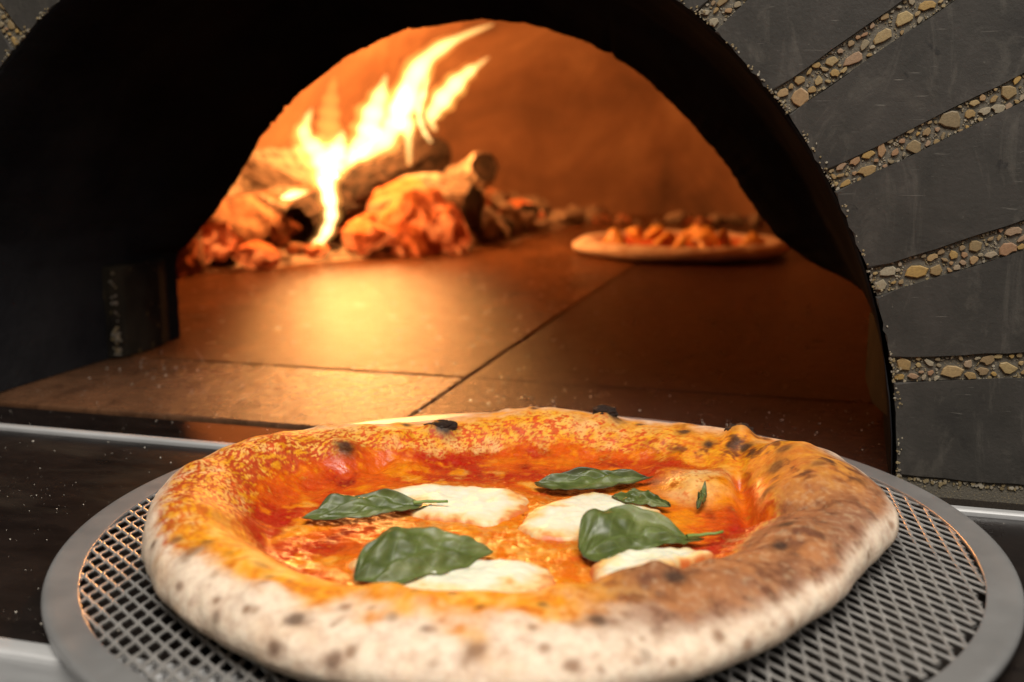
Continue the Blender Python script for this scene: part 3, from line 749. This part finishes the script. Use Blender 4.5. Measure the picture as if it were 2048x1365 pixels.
# basil leaves: each a thing of its own lying on the pizza
a = N('basil')
uv = a.n('ShaderNodeUVMap').outputs[0]; sep = a.n('ShaderNodeSeparateXYZ'); a.t.links.new(uv, sep.inputs[0])
s_, t_ = sep.outputs[0], a.math('ABSOLUTE', sep.outputs[1])
vv = a.math('ABSOLUTE', a.math('SUBTRACT', a.math('FRACT', a.math('MULTIPLY', a.math('SUBTRACT', s_, a.math('MULTIPLY', t_, 0.22)), 6.5)), 0.5))
vein = a.ramp(vv, [(0.0, g3(1)), (0.09, g3(0))]); rib = a.ramp(t_, [(0.0, g3(1)), (0.07, g3(0))])
vv_ = a.math('MAXIMUM', a.math('MULTIPLY', vein, 0.6), rib)
gcol = a.ramp(a.noise(60, 5, 0.6), [(0.3, s2l4(58, 70, 28)), (0.5, s2l4(92, 102, 50)), (0.75, s2l4(132, 136, 86))])
gcol = a.mix(a.math('MULTIPLY', vv_, 0.3), gcol, s2l4(128, 146, 84))
wl = a.ramp(a.math('ADD', a.attr('wilt', 'Fac'), a.math('MULTIPLY', a.noise(160, 3), 0.5)), [(0.62, g3(0)), (1.0, g3(0.85))])
gcol = a.mix(wl, gcol, s2l4(52, 48, 22))
a.p(Base_Color=gcol, Roughness=a.ramp(a.noise(220, 3), [(0.3, g3(0.34)), (0.7, g3(0.52))]),
    Normal=a.bump(vv_, 0.15, 0.0005, a.bump(a.noise(70, 3), 0.3, 0.0014)))
a.b.inputs['Subsurface Weight'].default_value = 0.1; a.b.inputs['Subsurface Scale'].default_value = 0.3
a.b.inputs['Subsurface Radius'].default_value = (0.001, 0.003, 0.0005)
M['basil'] = a.m
a = N('basil_stem'); a.p(Base_Color=s2l4(112, 138, 62), Roughness=0.45); M['stem'] = a.m
cy, sy = math.cos(YAW), math.sin(YAW)
def to_world(x, y, z): return (PX + cy * x - sy * y, PY + sy * x + cy * y, PZ + z)
def leaf(A0, B0, wf, wn, lift_f, lift_n, arch, label, stem=True, seed=0, bend=0.0, sag=0.0, shape=0.55, wilt=0.0):
    """A0 tip, B0 stalk end (pizza x, y); wf/wn half widths away from / toward the viewer; lifts: edge heights over the sauce"""
    A0, B0 = np.array(A0, float), np.array(B0, float); ax = B0 - A0; Ln = np.hypot(*ax); ax /= Ln
    pe = np.array([-ax[1], ax[0]]); pe = pe if pe[1] > 0 else -pe
    org = (A0 + B0) / 2; oz = float(top_z(*org)) + 0.001
    ns, ntt = 60, 28; S = np.linspace(0, 1, ns); T = np.linspace(-1, 1, 2 * ntt + 1)
    SS, TT = np.meshgrid(S, T, indexing='ij')
    wid = np.clip(np.sin(math.pi * SS ** shape), 0, 1) ** 0.75
    wv = wid * np.where(TT > 0, wf, wn) * (1 + 0.16 * noise(SS * 5, TT * 2 + seed, 0, 1, seed) + 0.04 * np.sin(SS * 31 + seed))
    px = A0[0] + ax[0] * Ln * SS + pe[0] * (bend * np.sin(math.pi * SS) + TT * wv); py = A0[1] + ax[1] * Ln * SS + pe[1] * (bend * np.sin(math.pi * SS) + TT * wv)
    zl = arch * np.clip(np.sin(math.pi * SS), 0, 1) ** 0.8 + np.where(TT > 0, lift_f * np.abs(TT), lift_n * np.abs(TT) ** 1.4) * wid - sag * SS
    zl += 0.0030 * noise(SS * 4, TT * 2, 0, 1, seed + 5) + 0.0008 * noise(SS * 11, TT * 5, 0, 1, seed + 6)
    gz = top_z(px, py); zz = np.maximum(gz + 0.0030, oz + zl)
    V_ = np.stack([px - org[0], py - org[1], zz - oz], -1).reshape(-1, 3); UV = np.stack([SS, TT], -1).reshape(-1, 2)
    W = (wilt + 0.55 * np.abs(TT) ** 5 + 0.5 * (np.abs(SS - .5) * 2) ** 6).ravel()
    mtt = 2 * ntt + 1
    m = fast_mesh('blade', V_, grid_faces(ns, mtt, False))
    ul = m.uv_layers.new(name='UVMap'); li = np.zeros(len(m.loops), np.int32); m.loops.foreach_get('vertex_index', li)
    ul.data.foreach_set('uv', np.array(UV, np.float32)[li].ravel()); set_f(m, 'wilt', W)
    e = empty('basil_leaf', to_world(org[0], org[1], oz), YAW); tag(e, label, 'basil leaf', 'basil leaves on the pizza')
    o = obj('blade', m, M['basil'], e, smooth=True)
    so = o.modifiers.new('solid', 'SOLIDIFY'); so.thickness = 0.00022; so.offset = 1
    if stem:
        ev = np.array(V_).reshape(ns, mtt, 3)[-2, ntt]; rg_ = []; ta = np.linspace(0, 2 * math.pi, 8, endpoint=False)
        for i in range(6):
            q = ev[:2] + ax * (i * 0.0024 - .006) - pe * 0.00012 * i * i; zc = max(float(top_z(q[0] + org[0], q[1] + org[1])) - oz + 0.0045, ev[2] - i * .0003); r_ = .00075 - .00005 * i
            rg_.append(np.stack([q[0] + pe[0] * r_ * np.cos(ta), q[1] + pe[1] * r_ * np.cos(ta), zc + r_ * np.sin(ta)], -1))
        obj('stalk', mesh_from('stalk', np.concatenate(rg_), grid_faces(6, 8).tolist() + [tuple(range(40, 48))]), M['stem'], e, smooth=True)
    return e
leaf((-.0775, -.0085), (-.0330, .0050), .0075, .0055, .0046, -.001, .0030, 'dark curled basil leaf over the left end of the rear mozzarella', True, 1, 0, 0, .8, .1)
leaf((.0045, .0300), (.0510, .0350), .0045, .0100, .0035, -.001, .0030, 'dark wilted basil leaf lying behind the others near the rear crust', False, 2, 0, 0, .75, .35)
leaf((.0185, -.0440), (.0600, -.0270), .0115, .0085, .0075, -.003, .0060, 'broad rounded basil leaf draped over the white mozzarella by the browned crust', True, 3, .004, .003, .55, -.1)
leaf((-.0510, -.0640), (-.0100, -.0400), .0110, .0080, .0075, -.003, .0055, 'large pale-veined basil leaf at the front of the pizza', False, 4, 0, 0, .7, -.1)
leaf((.0330, .0150), (.0530, .0030), .0045, .0040, .002, -.001, .0025, 'small basil leaf on the rear cheese beside the white bubble', False, 5, 0, 0, .9, .1)
leaf((.0625, .0020), (.0680, .0180), .0010, .0018, .001, 0, .003, 'tiny basil sliver stuck to the white bubble of the crust', False, 6, 0, 0, .9, .3)

# ================================================================== SECOND PIZZA, deep in the oven
p2 = empty('baking_pizza', (-0.173, 1.392, 0.0012), 0.3)
tag(p2, 'small pale pizza with golden toppings baking deep inside the oven', 'pizza')
nt2, prof2 = 160, []
th2 = np.linspace(0, 2 * math.pi, nt2, endpoint=False); rr0 = 0.138 + 0.004 * fbm(np.cos(th2), np.sin(th2), 0, 1.8, 2, 3)
rg = []; cg = []
for i in range(34):
    if i < 18:
        a_ = math.pi * 0.92 * (1 - i / 17); r_ = rr0 - 0.017 + 0.017 * math.sin(a_) ; z_ = 0.009 + 0.009 * math.cos(a_) + 0 * th2; w_ = 0.0
        if a_ < math.pi / 2: r_ = rr0 - 0.02 + 0.02 * math.sin(a_)
    else:
        k = (i - 17) / 16; r_ = (rr0 - 0.02) * (1 - k) + 0.001; z_ = 0.018 - 0.008 * sst(0, .25, k) + 0 * th2; w_ = float(sst(.06, .2, k))
    x, y = r_ * np.cos(th2), r_ * np.sin(th2); z_ = z_ + 0.0034 * fbm(x, y, z_, 30, 3, 5) * (0.3 if i < 4 else 1)
    rg.append(np.stack([x, y, np.maximum(z_, 0)], -1)); nn = fbm(x, y, z_, 60, 3, 6)
    c0 = np.tile(C_(196, 176, 158), (nt2, 1)); c0 = mixc(c0, sst(.05, .35, nn) * .6, C_(150, 108, 74))
    c0 = mixc(c0, np.full(nt2, w_), mixc(np.tile(C_(190, 70, 24), (nt2, 1)), sst(0, .3, nn), C_(214, 140, 60))); cg.append(c0)
m = fast_mesh('crust', np.concatenate(rg), grid_faces(34, nt2)); set_col(m, 'tint', np.concatenate(cg)); set_f(m, 'wet', np.zeros(34 * nt2))
obj('crust', m, bpy.data.materials['baked_dough'], p2, smooth=True)
a = N('golden_topping'); a.p(Base_Color=a.ramp(a.noise(2, 4), [(0.3, s2l4(160, 84, 24)), (0.7, s2l4(226, 176, 84))]), Roughness=0.5); M['gold'] = a.m
TOP = [rock_mesh('topping', 20 + k, 3, .35, 1.4, 1) for k in range(4)]
for mm in TOP: mm.materials.append(M['gold']); mm.polygons.foreach_set('use_smooth', [True] * len(mm.polygons))
for k in range(17):
    r_ = 0.105 * math.sqrt(random.random()); t_a = random.uniform(0, 6.28)
    o = bpy.data.objects.new('topping', TOP[k % 4]); col.objects.link(o); o.parent = p2
    s0_ = random.uniform(.010, .018); o.location = (r_ * math.cos(t_a), r_ * math.sin(t_a), 0.0125 + random.uniform(0, .004)); o.scale = (s0_ * 1.5, s0_ * .7, s0_ * .8)
    o.rotation_euler = (random.uniform(-.6, .6), random.uniform(-.9, .9), random.uniform(0, 6))

# ================================================================== FIRE: logs, embers, coals, flames
def ember(name, base0, base1, hot, thr, scale, strength):
    a = N(name)
    n_ = a.noise(scale, 6, 0.65, dist=0.8)
    k = a.ramp(n_, [(thr, g3(0)), (thr + 0.22, g3(1))])
    a.p(Base_Color=a.ramp(a.noise(scale * 2.2, 5, .65), [(0.35, base0), (0.65, base1)]), Roughness=0.95,
        Normal=a.bump(a.noise(scale * 2.5, 6, 0.7), 0.6, 0.005))
    a.b.inputs['Specular IOR Level'].default_value = 0.1
    a.set(a.b.inputs['Emission Color'], a.mix(k, s2l4(200, 50, 10), hot)); a.set(a.b.inputs['Emission Strength'], a.math('MULTIPLY', k, strength))
    return a.m
M['log_warm'] = ember('smouldering_bark', s2l4(70, 44, 30), s2l4(150, 112, 84), (1.0, 0.16, 0.02, 1), 0.54, 24, 0.9)
M['log_ash'] = ember('ashy_bark', s2l4(60, 46, 38), s2l4(176, 152, 130), (1.0, 0.18, 0.03, 1), 0.80, 30, 0.4)
M['log_coal'] = ember('burnt_bark', s2l4(16, 13, 11), s2l4(66, 50, 40), (1.0, 0.18, 0.03, 1), 0.85, 34, 0.2)
M['hot'] = ember('glowing_ember', s2l4(150, 70, 36), s2l4(210, 130, 80), (1.0, 0.25, 0.05, 1), 0.42, 1.25, 1.5)
M['warm'] = ember('half_ember', s2l4(70, 44, 30), s2l4(150, 112, 84), (1.0, 0.16, 0.02, 1), 0.50, 1.6, 1.0)
M['ash'] = ember('ashy_charcoal', s2l4(60, 46, 38), s2l4(176, 152, 130), (1.0, 0.18, 0.03, 1), 0.78, 2.2, 0.5)
M['coal'] = ember('dead_charcoal', s2l4(20, 16, 14), s2l4(60, 48, 40), (1.0, 0.18, 0.03, 1), 0.85, 2.0, 0.2)

def log_thing(name, p0, p1, r0, r1, mat, endmat, label, seed, ridges=9, hol=-.001):
    p0, p1 = Vector(p0), Vector(p1); L_ = (p1 - p0).length; e = empty(name, p0); tag(e, label, 'log')
    e.rotation_mode = 'QUATERNION'; e.rotation_quaternion = (p1 - p0).to_track_quat('X', 'Z')
    n_, m_ = 60, 72; t = np.linspace(0, 2 * math.pi, m_, endpoint=False); rgs = []
    for i in range(n_):
        k = i / (n_ - 1); r = r0 + (r1 - r0) * k
        rn = r * (1 + 0.24 * fbm(np.cos(t), np.sin(t), k * 3, 1.5, 4, seed) + 0.10 * noise(np.cos(t) * ridges / 2, np.sin(t) * ridges / 2, k * 9, 1, seed + 2) + 0.05 * noise(np.cos(t) * 3, np.sin(t) * 3, k * 40, 1, seed + 4))
        end = 1 - 0.1 * max(0, 1 - min(i, n_ - 1 - i) / 1.5)
        rgs.append(np.stack([np.full(m_, k * L_), rn * end * np.cos(t), rn * end * np.sin(t)], -1))
    obj('bark', fast_mesh('bark', np.concatenate(rgs), grid_faces(n_, m_)), mat, e, smooth=True)
    for q, x in ((rgs[0], 0.002), (rgs[-1], L_ - 0.002)):
        V_ = np.concatenate([q * [1, .985, .985] * [0, 1, 1] + [x, 0, 0], (q * [0, .5, .5]) + [x + (hol if x < .1 else 0), 0, 0], [[x + (hol * 1.3 if x < .1 else .001), 0, 0]]])
        F_ = grid_faces(2, m_).tolist() + [(m_ + j, m_ + (j + 1) % m_, 2 * m_) for j in range(m_)]
        obj('cut_end', mesh_from('cut_end', V_, F_), endmat, e)
    return e
log_thing('firewood_log', (-.618, 1.20, .040), (-.585, 1.58, .118), .026, .040, M['log_coal'], M['log_coal'], 'dark log with burnt hollow end burning in the middle of the fire', 3, hol=.03)
log_thing('firewood_log', (-.80, 1.22, .062), (-.735, 1.62, .080), .058, .055, M['log_ash'], M['log_ash'], 'thick ash-white log lying at the back left of the fire', 13, 7)
log_thing('firewood_log', (-.565, 1.60, .058), (-.470, 1.50, .105), .030, .024, M['log_ash'], M['log_coal'], 'short charred log end propped up right of the flames', 23, 7)
log_thing('firewood_log', (-.70, 1.10, .040), (-.66, 1.36, .050), .034, .034, M['log_warm'], M['log_warm'], 'red-edged smouldering log at the front left of the fire', 33, 7)

CH = [rock_mesh('charcoal', 50 + k, 4, .4, 1.35, 1) for k in range(6)]
def variants(mat):
    out = []
    for mm in CH:
        c = mm.copy(); c.materials.clear(); c.materials.append(mat); out.append(c)
    return out
HOT, WARM, ASH, COAL = variants(M['hot']), variants(M['warm']), variants(M['ash']), variants(M['coal'])
def chunk(name, pool, k, loc, s, label, cat, group=None, rot=None):
    o = bpy.data.objects.new(name, pool[k % 6]); col.objects.link(o); o.location = loc; o.scale = s
    o.rotation_euler = rot or (random.uniform(-.5, .5), random.uniform(-.5, .5), random.uniform(0, 6)); tag(o, label, cat, group); return o
chunk('ember', HOT, 1, (-.505, 1.30, .040), (.052, .045, .050), 'big bright orange ember under the right side of the flames', 'ember', rot=(.2, .3, .5))
chunk('ember', HOT, 2, (-.545, 1.24, .024), (.032, .030, .028), 'glowing orange ember just in front of the big ember', 'ember', rot=(.1, .2, 1.2))
chunk('ember', HOT, 4, (-.468, 1.32, .030), (.026, .030, .034), 'glowing ember at the right edge of the bright heap', 'ember', rot=(.4, .1, 2.2))
chunk('ember', HOT, 3, (-.655, 1.08, .026), (.022, .020, .030), 'upright orange ember left of the hollow log end', 'ember', rot=(.1, .5, .3))
chunk('ember', WARM, 5, (-.665, 1.02, .022), (.034, .026, .026), 'dull red ember at the far left behind the jamb', 'ember', rot=(.3, .1, .8))
chunk('ember', WARM, 0, (-.690, 1.06, .028), (.030, .034, .034), 'dark red ember beside the left jamb', 'ember', rot=(.6, .1, .2))
chunk('ember', HOT, 0, (-.615, 1.085, .012), (.026, .014, .013), 'low orange ember at the front edge of the fire', 'ember', rot=(.1, .1, .6))
chunk('ember', HOT, 5, (-.735, 1.20, .075), (.022, .020, .016), 'small orange ember on top of the left heap', 'ember', rot=(.1, .1, .6))
chunk('charcoal', COAL, 3, (-.455, 1.40, .044), (.016, .020, .046), 'black upright charcoal right of the big ember', 'charcoal', rot=(.1, .05, .4))
for k in range(46):
    y = random.uniform(1.36, 1.93); x = -.47 + (y - 1.4) * .03 + random.uniform(-.16, .02) + max(0, (y - 1.7) * .35)
    s = random.uniform(.011, .026) * (1.2 if y < 1.6 else .9)
    pool = random.choice([ASH, ASH, ASH, WARM, COAL])
    chunk('charcoal', pool, k, (x, y, s * .55 + max(0, -.47 - x) * .35), (s * random.uniform(.9, 1.4), s, s * random.uniform(.6, .9)),
          'ashy charcoal lump in the bed trailing right from the fire', 'charcoal', 'charcoal lumps trailing right from the fire')
for k in range(46):
    u = random.random(); x = -.70 + .23 * u + random.uniform(-.03, .02); y = 1.03 + .33 * u + random.uniform(-.01, .08)
    s = random.uniform(.008, .017); pool = random.choice([HOT, HOT, WARM, WARM, ASH, COAL])
    chunk('charcoal', pool, k, (x, y, s * .5), (s * random.uniform(.9, 1.5), s, s * random.uniform(.6, .9)),
          'small glowing coal along the front edge of the fire', 'charcoal', 'small coals along the front of the fire')
for k in range(120):
    x = random.uniform(-.86, -.455); y = random.uniform(1.10, 1.78)
    if y < 1.10 + (x + .70) * 1.2: continue
    top = .075 * float(np.exp(-((x + .66) / .17) ** 2 - ((y - 1.42) / .28) ** 2))
    s = random.uniform(.012, .028); pool = random.choice([WARM, ASH, ASH, HOT, COAL, ASH]); e_ = random.choice([1.1, 1.3, 2.4])
    chunk('charcoal', pool, k, (x, y, s * .5 + top * random.uniform(.2, 1)), (s * e_, s, s * .8), 'charcoal lump in the heap under the logs', 'charcoal', 'charcoal heap under the logs')
chunk('split_wood', ASH, 1, (-.70, 1.34, .095), (.085, .022, .020), 'ash-covered split stick leaning on the left heap', 'firewood', rot=(.2, .35, 1.0))
chunk('split_wood', WARM, 2, (-.72, 1.22, .050), (.07, .020, .024), 'smouldering split stick pointing at the left jamb', 'firewood', rot=(.1, .2, 2.4))
chunk('split_wood', ASH, 4, (-.50, 1.42, .072), (.06, .022, .026), 'pale ashy stick lying above the big ember', 'firewood', rot=(.1, .1, .5))
for k in range(22):
    y = random.uniform(1.80, 2.02); x = random.uniform(-.50, -.10); s = random.uniform(.006, .016)
    chunk('charcoal', random.choice([ASH, WARM]), k, (x, y, s * .55), (s * 1.3, s, s * .8), 'small ashy lump scattered at the foot of the back wall', 'charcoal', 'lumps along the back wall')
for k in range(60):
    y = random.uniform(1.40, 1.80); x = random.uniform(-.56, -.445) + (y - 1.4) * .05
    top = .055 * float(np.exp(-((y - 1.46) / .17) ** 2 - ((x + .52) / .07) ** 2)); s = random.uniform(.008, .020)
    chunk('charcoal', random.choice([ASH, ASH, WARM]), k, (x, y, s * .5 + top * random.uniform(.3, 1)), (s * random.choice([1.1, 1.6]), s, s * .8), 'tan cinder in the rubble sloping down right of the big ember', 'charcoal', 'cinders right of the big ember')
# ash bed
na_, nb_ = 60, 40; V = []; 
for i in range(na_):
    for j in range(nb_):
        u, v = i / (na_ - 1), j / (nb_ - 1); y = 1.035 + u * .93
        xr = -.62 + .17 * float(sst(0, .45, u)) + .06 * u; xl = -.92; x = xl + (xr - xl) * v + .012 * float(noise(u * 14, v * 3, 0, 1, 3))
        ed = min(1, (1 - v) * 6) * min(1, u * 10); V.append((x, y + .02 * (1 - v) * 0 + .01 * float(noise(x * 20, u * 5, 0, 1, 8)) * (u < .1), .0006 + ed * (.010 + .008 * float(fbm(x, y, 0, 22, 3, 4)))))
o = obj('ash', fast_mesh('ash', V, grid_faces(na_, nb_, False)), M['log_ash'], smooth=True); tag(o, 'grey ash and cinders spread under the burning logs', 'ash', kind='stuff')

# flames: closed tongues of hot gas that give off light through their depth
def gas(name, colr, strength):
    m = bpy.data.materials.new(name); m.use_nodes = True; t = m.node_tree; t.nodes.clear()
    out = t.nodes.new('ShaderNodeOutputMaterial'); em = t.nodes.new('ShaderNodeEmission')
    em.inputs['Color'].default_value = colr; em.inputs['Strength'].default_value = strength
    t.links.new(em.outputs[0], out.inputs['Volume']); return m
M['gas'] = gas('flame_gas', (1.0, 0.42, 0.08, 1), 26)
M['gas_thin'] = gas('flame_core_gas_thin', (1.0, 0.62, 0.22, 1), 330)
M['gas_core'] = gas('flame_core_gas', (1.0, 0.62, 0.20, 1), 135)
FL = [
    (1.2, [(-0.6120, 0.0050, 0.0030), (-0.5990, 0.0140, 0.0075), (-0.5876, 0.0270, 0.0095), (-0.5790, 0.0450, 0.0105), (-0.5766, 0.0614, 0.0120), (-0.5785, 0.0800, 0.0130), (-0.5810, 0.0980, 0.0120)], 2),
    (1.205, [(-0.5777, 0.0750, 0.0080), (-0.5833, 0.0960, 0.0185), (-0.5860, 0.1160, 0.0215), (-0.5960, 0.1330, 0.0165), (-0.6060, 0.1480, 0.0135), (-0.6010, 0.1640, 0.0085), (-0.5904, 0.1815, 0.002)], 1),
    (1.22, [(-0.5844, 0.1018, 0.0161), (-0.5722, 0.126, 0.0173), (-0.5611, 0.144, 0.0106), (-0.5561, 0.1547, 0.0033)], 1),
    (1.26, [(-0.6025, 0.1315, 0.0138), (-0.5952, 0.1624, 0.0137), (-0.5901, 0.193, 0.0095), (-0.5879, 0.2202, 0.0027)], 0),
    (1.34, [(-0.6175, 0.1042, 0.0036), (-0.5973, 0.1241, 0.0144), (-0.5787, 0.147, 0.0229), (-0.5724, 0.1729, 0.0227), (-0.5646, 0.1985, 0.0155), (-0.5569, 0.227, 0.0028)], 1),
    (1.38, [(-0.6176, 0.1166, 0.006), (-0.5816, 0.137, 0.0191), (-0.5628, 0.1603, 0.0218), (-0.5587, 0.1834, 0.0188), (-0.5509, 0.2095, 0.0115), (-0.5461, 0.2355, 0.0029)], 1),
    (1.42, [(-0.5541, 0.1093, 0.0037), (-0.5558, 0.1368, 0.0067), (-0.559, 0.1606, 0.0148), (-0.5676, 0.1776, 0.0223), (-0.5582, 0.2045, 0.0236), (-0.5481, 0.2312, 0.0205), (-0.5295, 0.2541, 0.0159), (-0.504, 0.27, 0.0107), (-0.4719, 0.2835, 0.0064), (-0.4332, 0.2954, 0.0021)], 1),
    (1.48, [(-0.5398, 0.1562, 0.003), (-0.5487, 0.1731, 0.0114), (-0.5362, 0.194, 0.0182), (-0.5163, 0.2146, 0.018), (-0.4938, 0.2336, 0.0126), (-0.4737, 0.2455, 0.0066), (-0.4539, 0.2574, 0.0015)], 1),
    (1.45, [(-0.538, 0.1401, 0.003), (-0.5482, 0.1588, 0.0053), (-0.5509, 0.1816, 0.006), (-0.54, 0.2089, 0.006), (-0.5322, 0.2325, 0.0022)], 2),
    (1.18, [(-0.6289, 0.0746, 0.002), (-0.6155, 0.0772, 0.006), (-0.6021, 0.0804, 0.0073), (-0.5875, 0.0842, 0.002)], 2),
    (1.3, [(-0.6618, 0.1115, 0.0036), (-0.6567, 0.1309, 0.0086), (-0.6603, 0.1502, 0.0086), (-0.6623, 0.1694, 0.0022)], 0),
]
fire = empty('fire', (-.59, 1.33, .05)); tag(fire, 'bright yellow flames leaping from the burning log', 'fire')
def tongue(name, y, pts, k, mat, parent, seed, trim=0, n_=40):
    P_ = np.array(pts, float); t = np.arange(len(P_)); tt = np.linspace(0, len(P_) - 1, n_)
    def cr(a_):
        i = np.clip(np.floor(tt).astype(int), 0, len(P_) - 2); u = tt - i
        p0, p1, p2, p3 = a_[np.maximum(i - 1, 0)], a_[i], a_[i + 1], a_[np.minimum(i + 2, len(a_) - 1)]
        return .5 * (2 * p1 + (p2 - p0) * u + (2 * p0 - 5 * p1 + 4 * p2 - p3) * u ** 2 + (3 * p1 - p0 - 3 * p2 + p3) * u ** 3)
    cx, cz, rd = cr(P_[:, 0]), cr(P_[:, 1]), np.maximum(cr(P_[:, 2]), .0008) * k
    tx, tz = np.gradient(cx), np.gradient(cz); l_ = np.hypot(tx, tz) + 1e-9; nx, nz = -tz / l_, tx / l_
    m_ = 20; a_ = np.linspace(0, 2 * math.pi, m_, endpoint=False); rgs = []
    yc = y + .012 * np.sin(np.linspace(0, 3, n_) + seed)
    for i in range(n_):
        w = rd[i] * (1 + .12 * math.sin(i * .9 + seed)); rgs.append(np.stack([cx[i] + nx[i] * w * np.cos(a_), yc[i] + w * 1.1 * np.sin(a_), cz[i] + nz[i] * w * np.cos(a_)], -1))
    V_ = np.concatenate(rgs) - np.array([-.59, 1.33, .05])
    V_ = np.concatenate([V_, [V_[:m_].mean(0)], [V_[-m_:].mean(0)]]); nb_ = n_ * m_
    T_ = [(nb_, (j + 1) % m_, j) for j in range(m_)] + [(nb_ + 1, nb_ - m_ + j, nb_ - m_ + (j + 1) % m_) for j in range(m_)]
    m = fast_mesh(name, V_, grid_faces(n_, m_), T_); bm = bmesh.new(); bm.from_mesh(m)
    bmesh.ops.recalc_face_normals(bm, faces=bm.faces)
    if bm.calc_volume(signed=True) < 0: bmesh.ops.reverse_faces(bm, faces=bm.faces)
    bm.to_mesh(m); bm.free(); return m
for i, (y, pts, core) in enumerate(FL):
    o = obj('flame', tongue('flame', y, pts, 1.08, M['gas'], fire, i), M['gas'], fire)
    if core: obj('flame_core', tongue('flame_core', y, pts, .62, M['gas_core'], o, i), M['gas_thin' if core == 2 else 'gas_core'], o)
def glow(loc, power, rad):
    l = bpy.data.lights.new('fire_glow', 'POINT'); l.energy = power; l.color = (1.0, 0.40, 0.11); l.shadow_soft_size = rad
    o = bpy.data.objects.new('fire_glow', l); col.objects.link(o); o.parent = fire; o.location = Vector(loc) - Vector((-.59, 1.33, .05))
glow((-.585, 1.20, .14), 4.0, .03)
glow((-.565, 1.37, .20), 5.2, .04)
glow((-.53, 1.45, .22), 3.4, .03)
glow((-.68, 1.54, .20), 8.0, .04)  # added lamp behind the flames to brighten the left and back wall
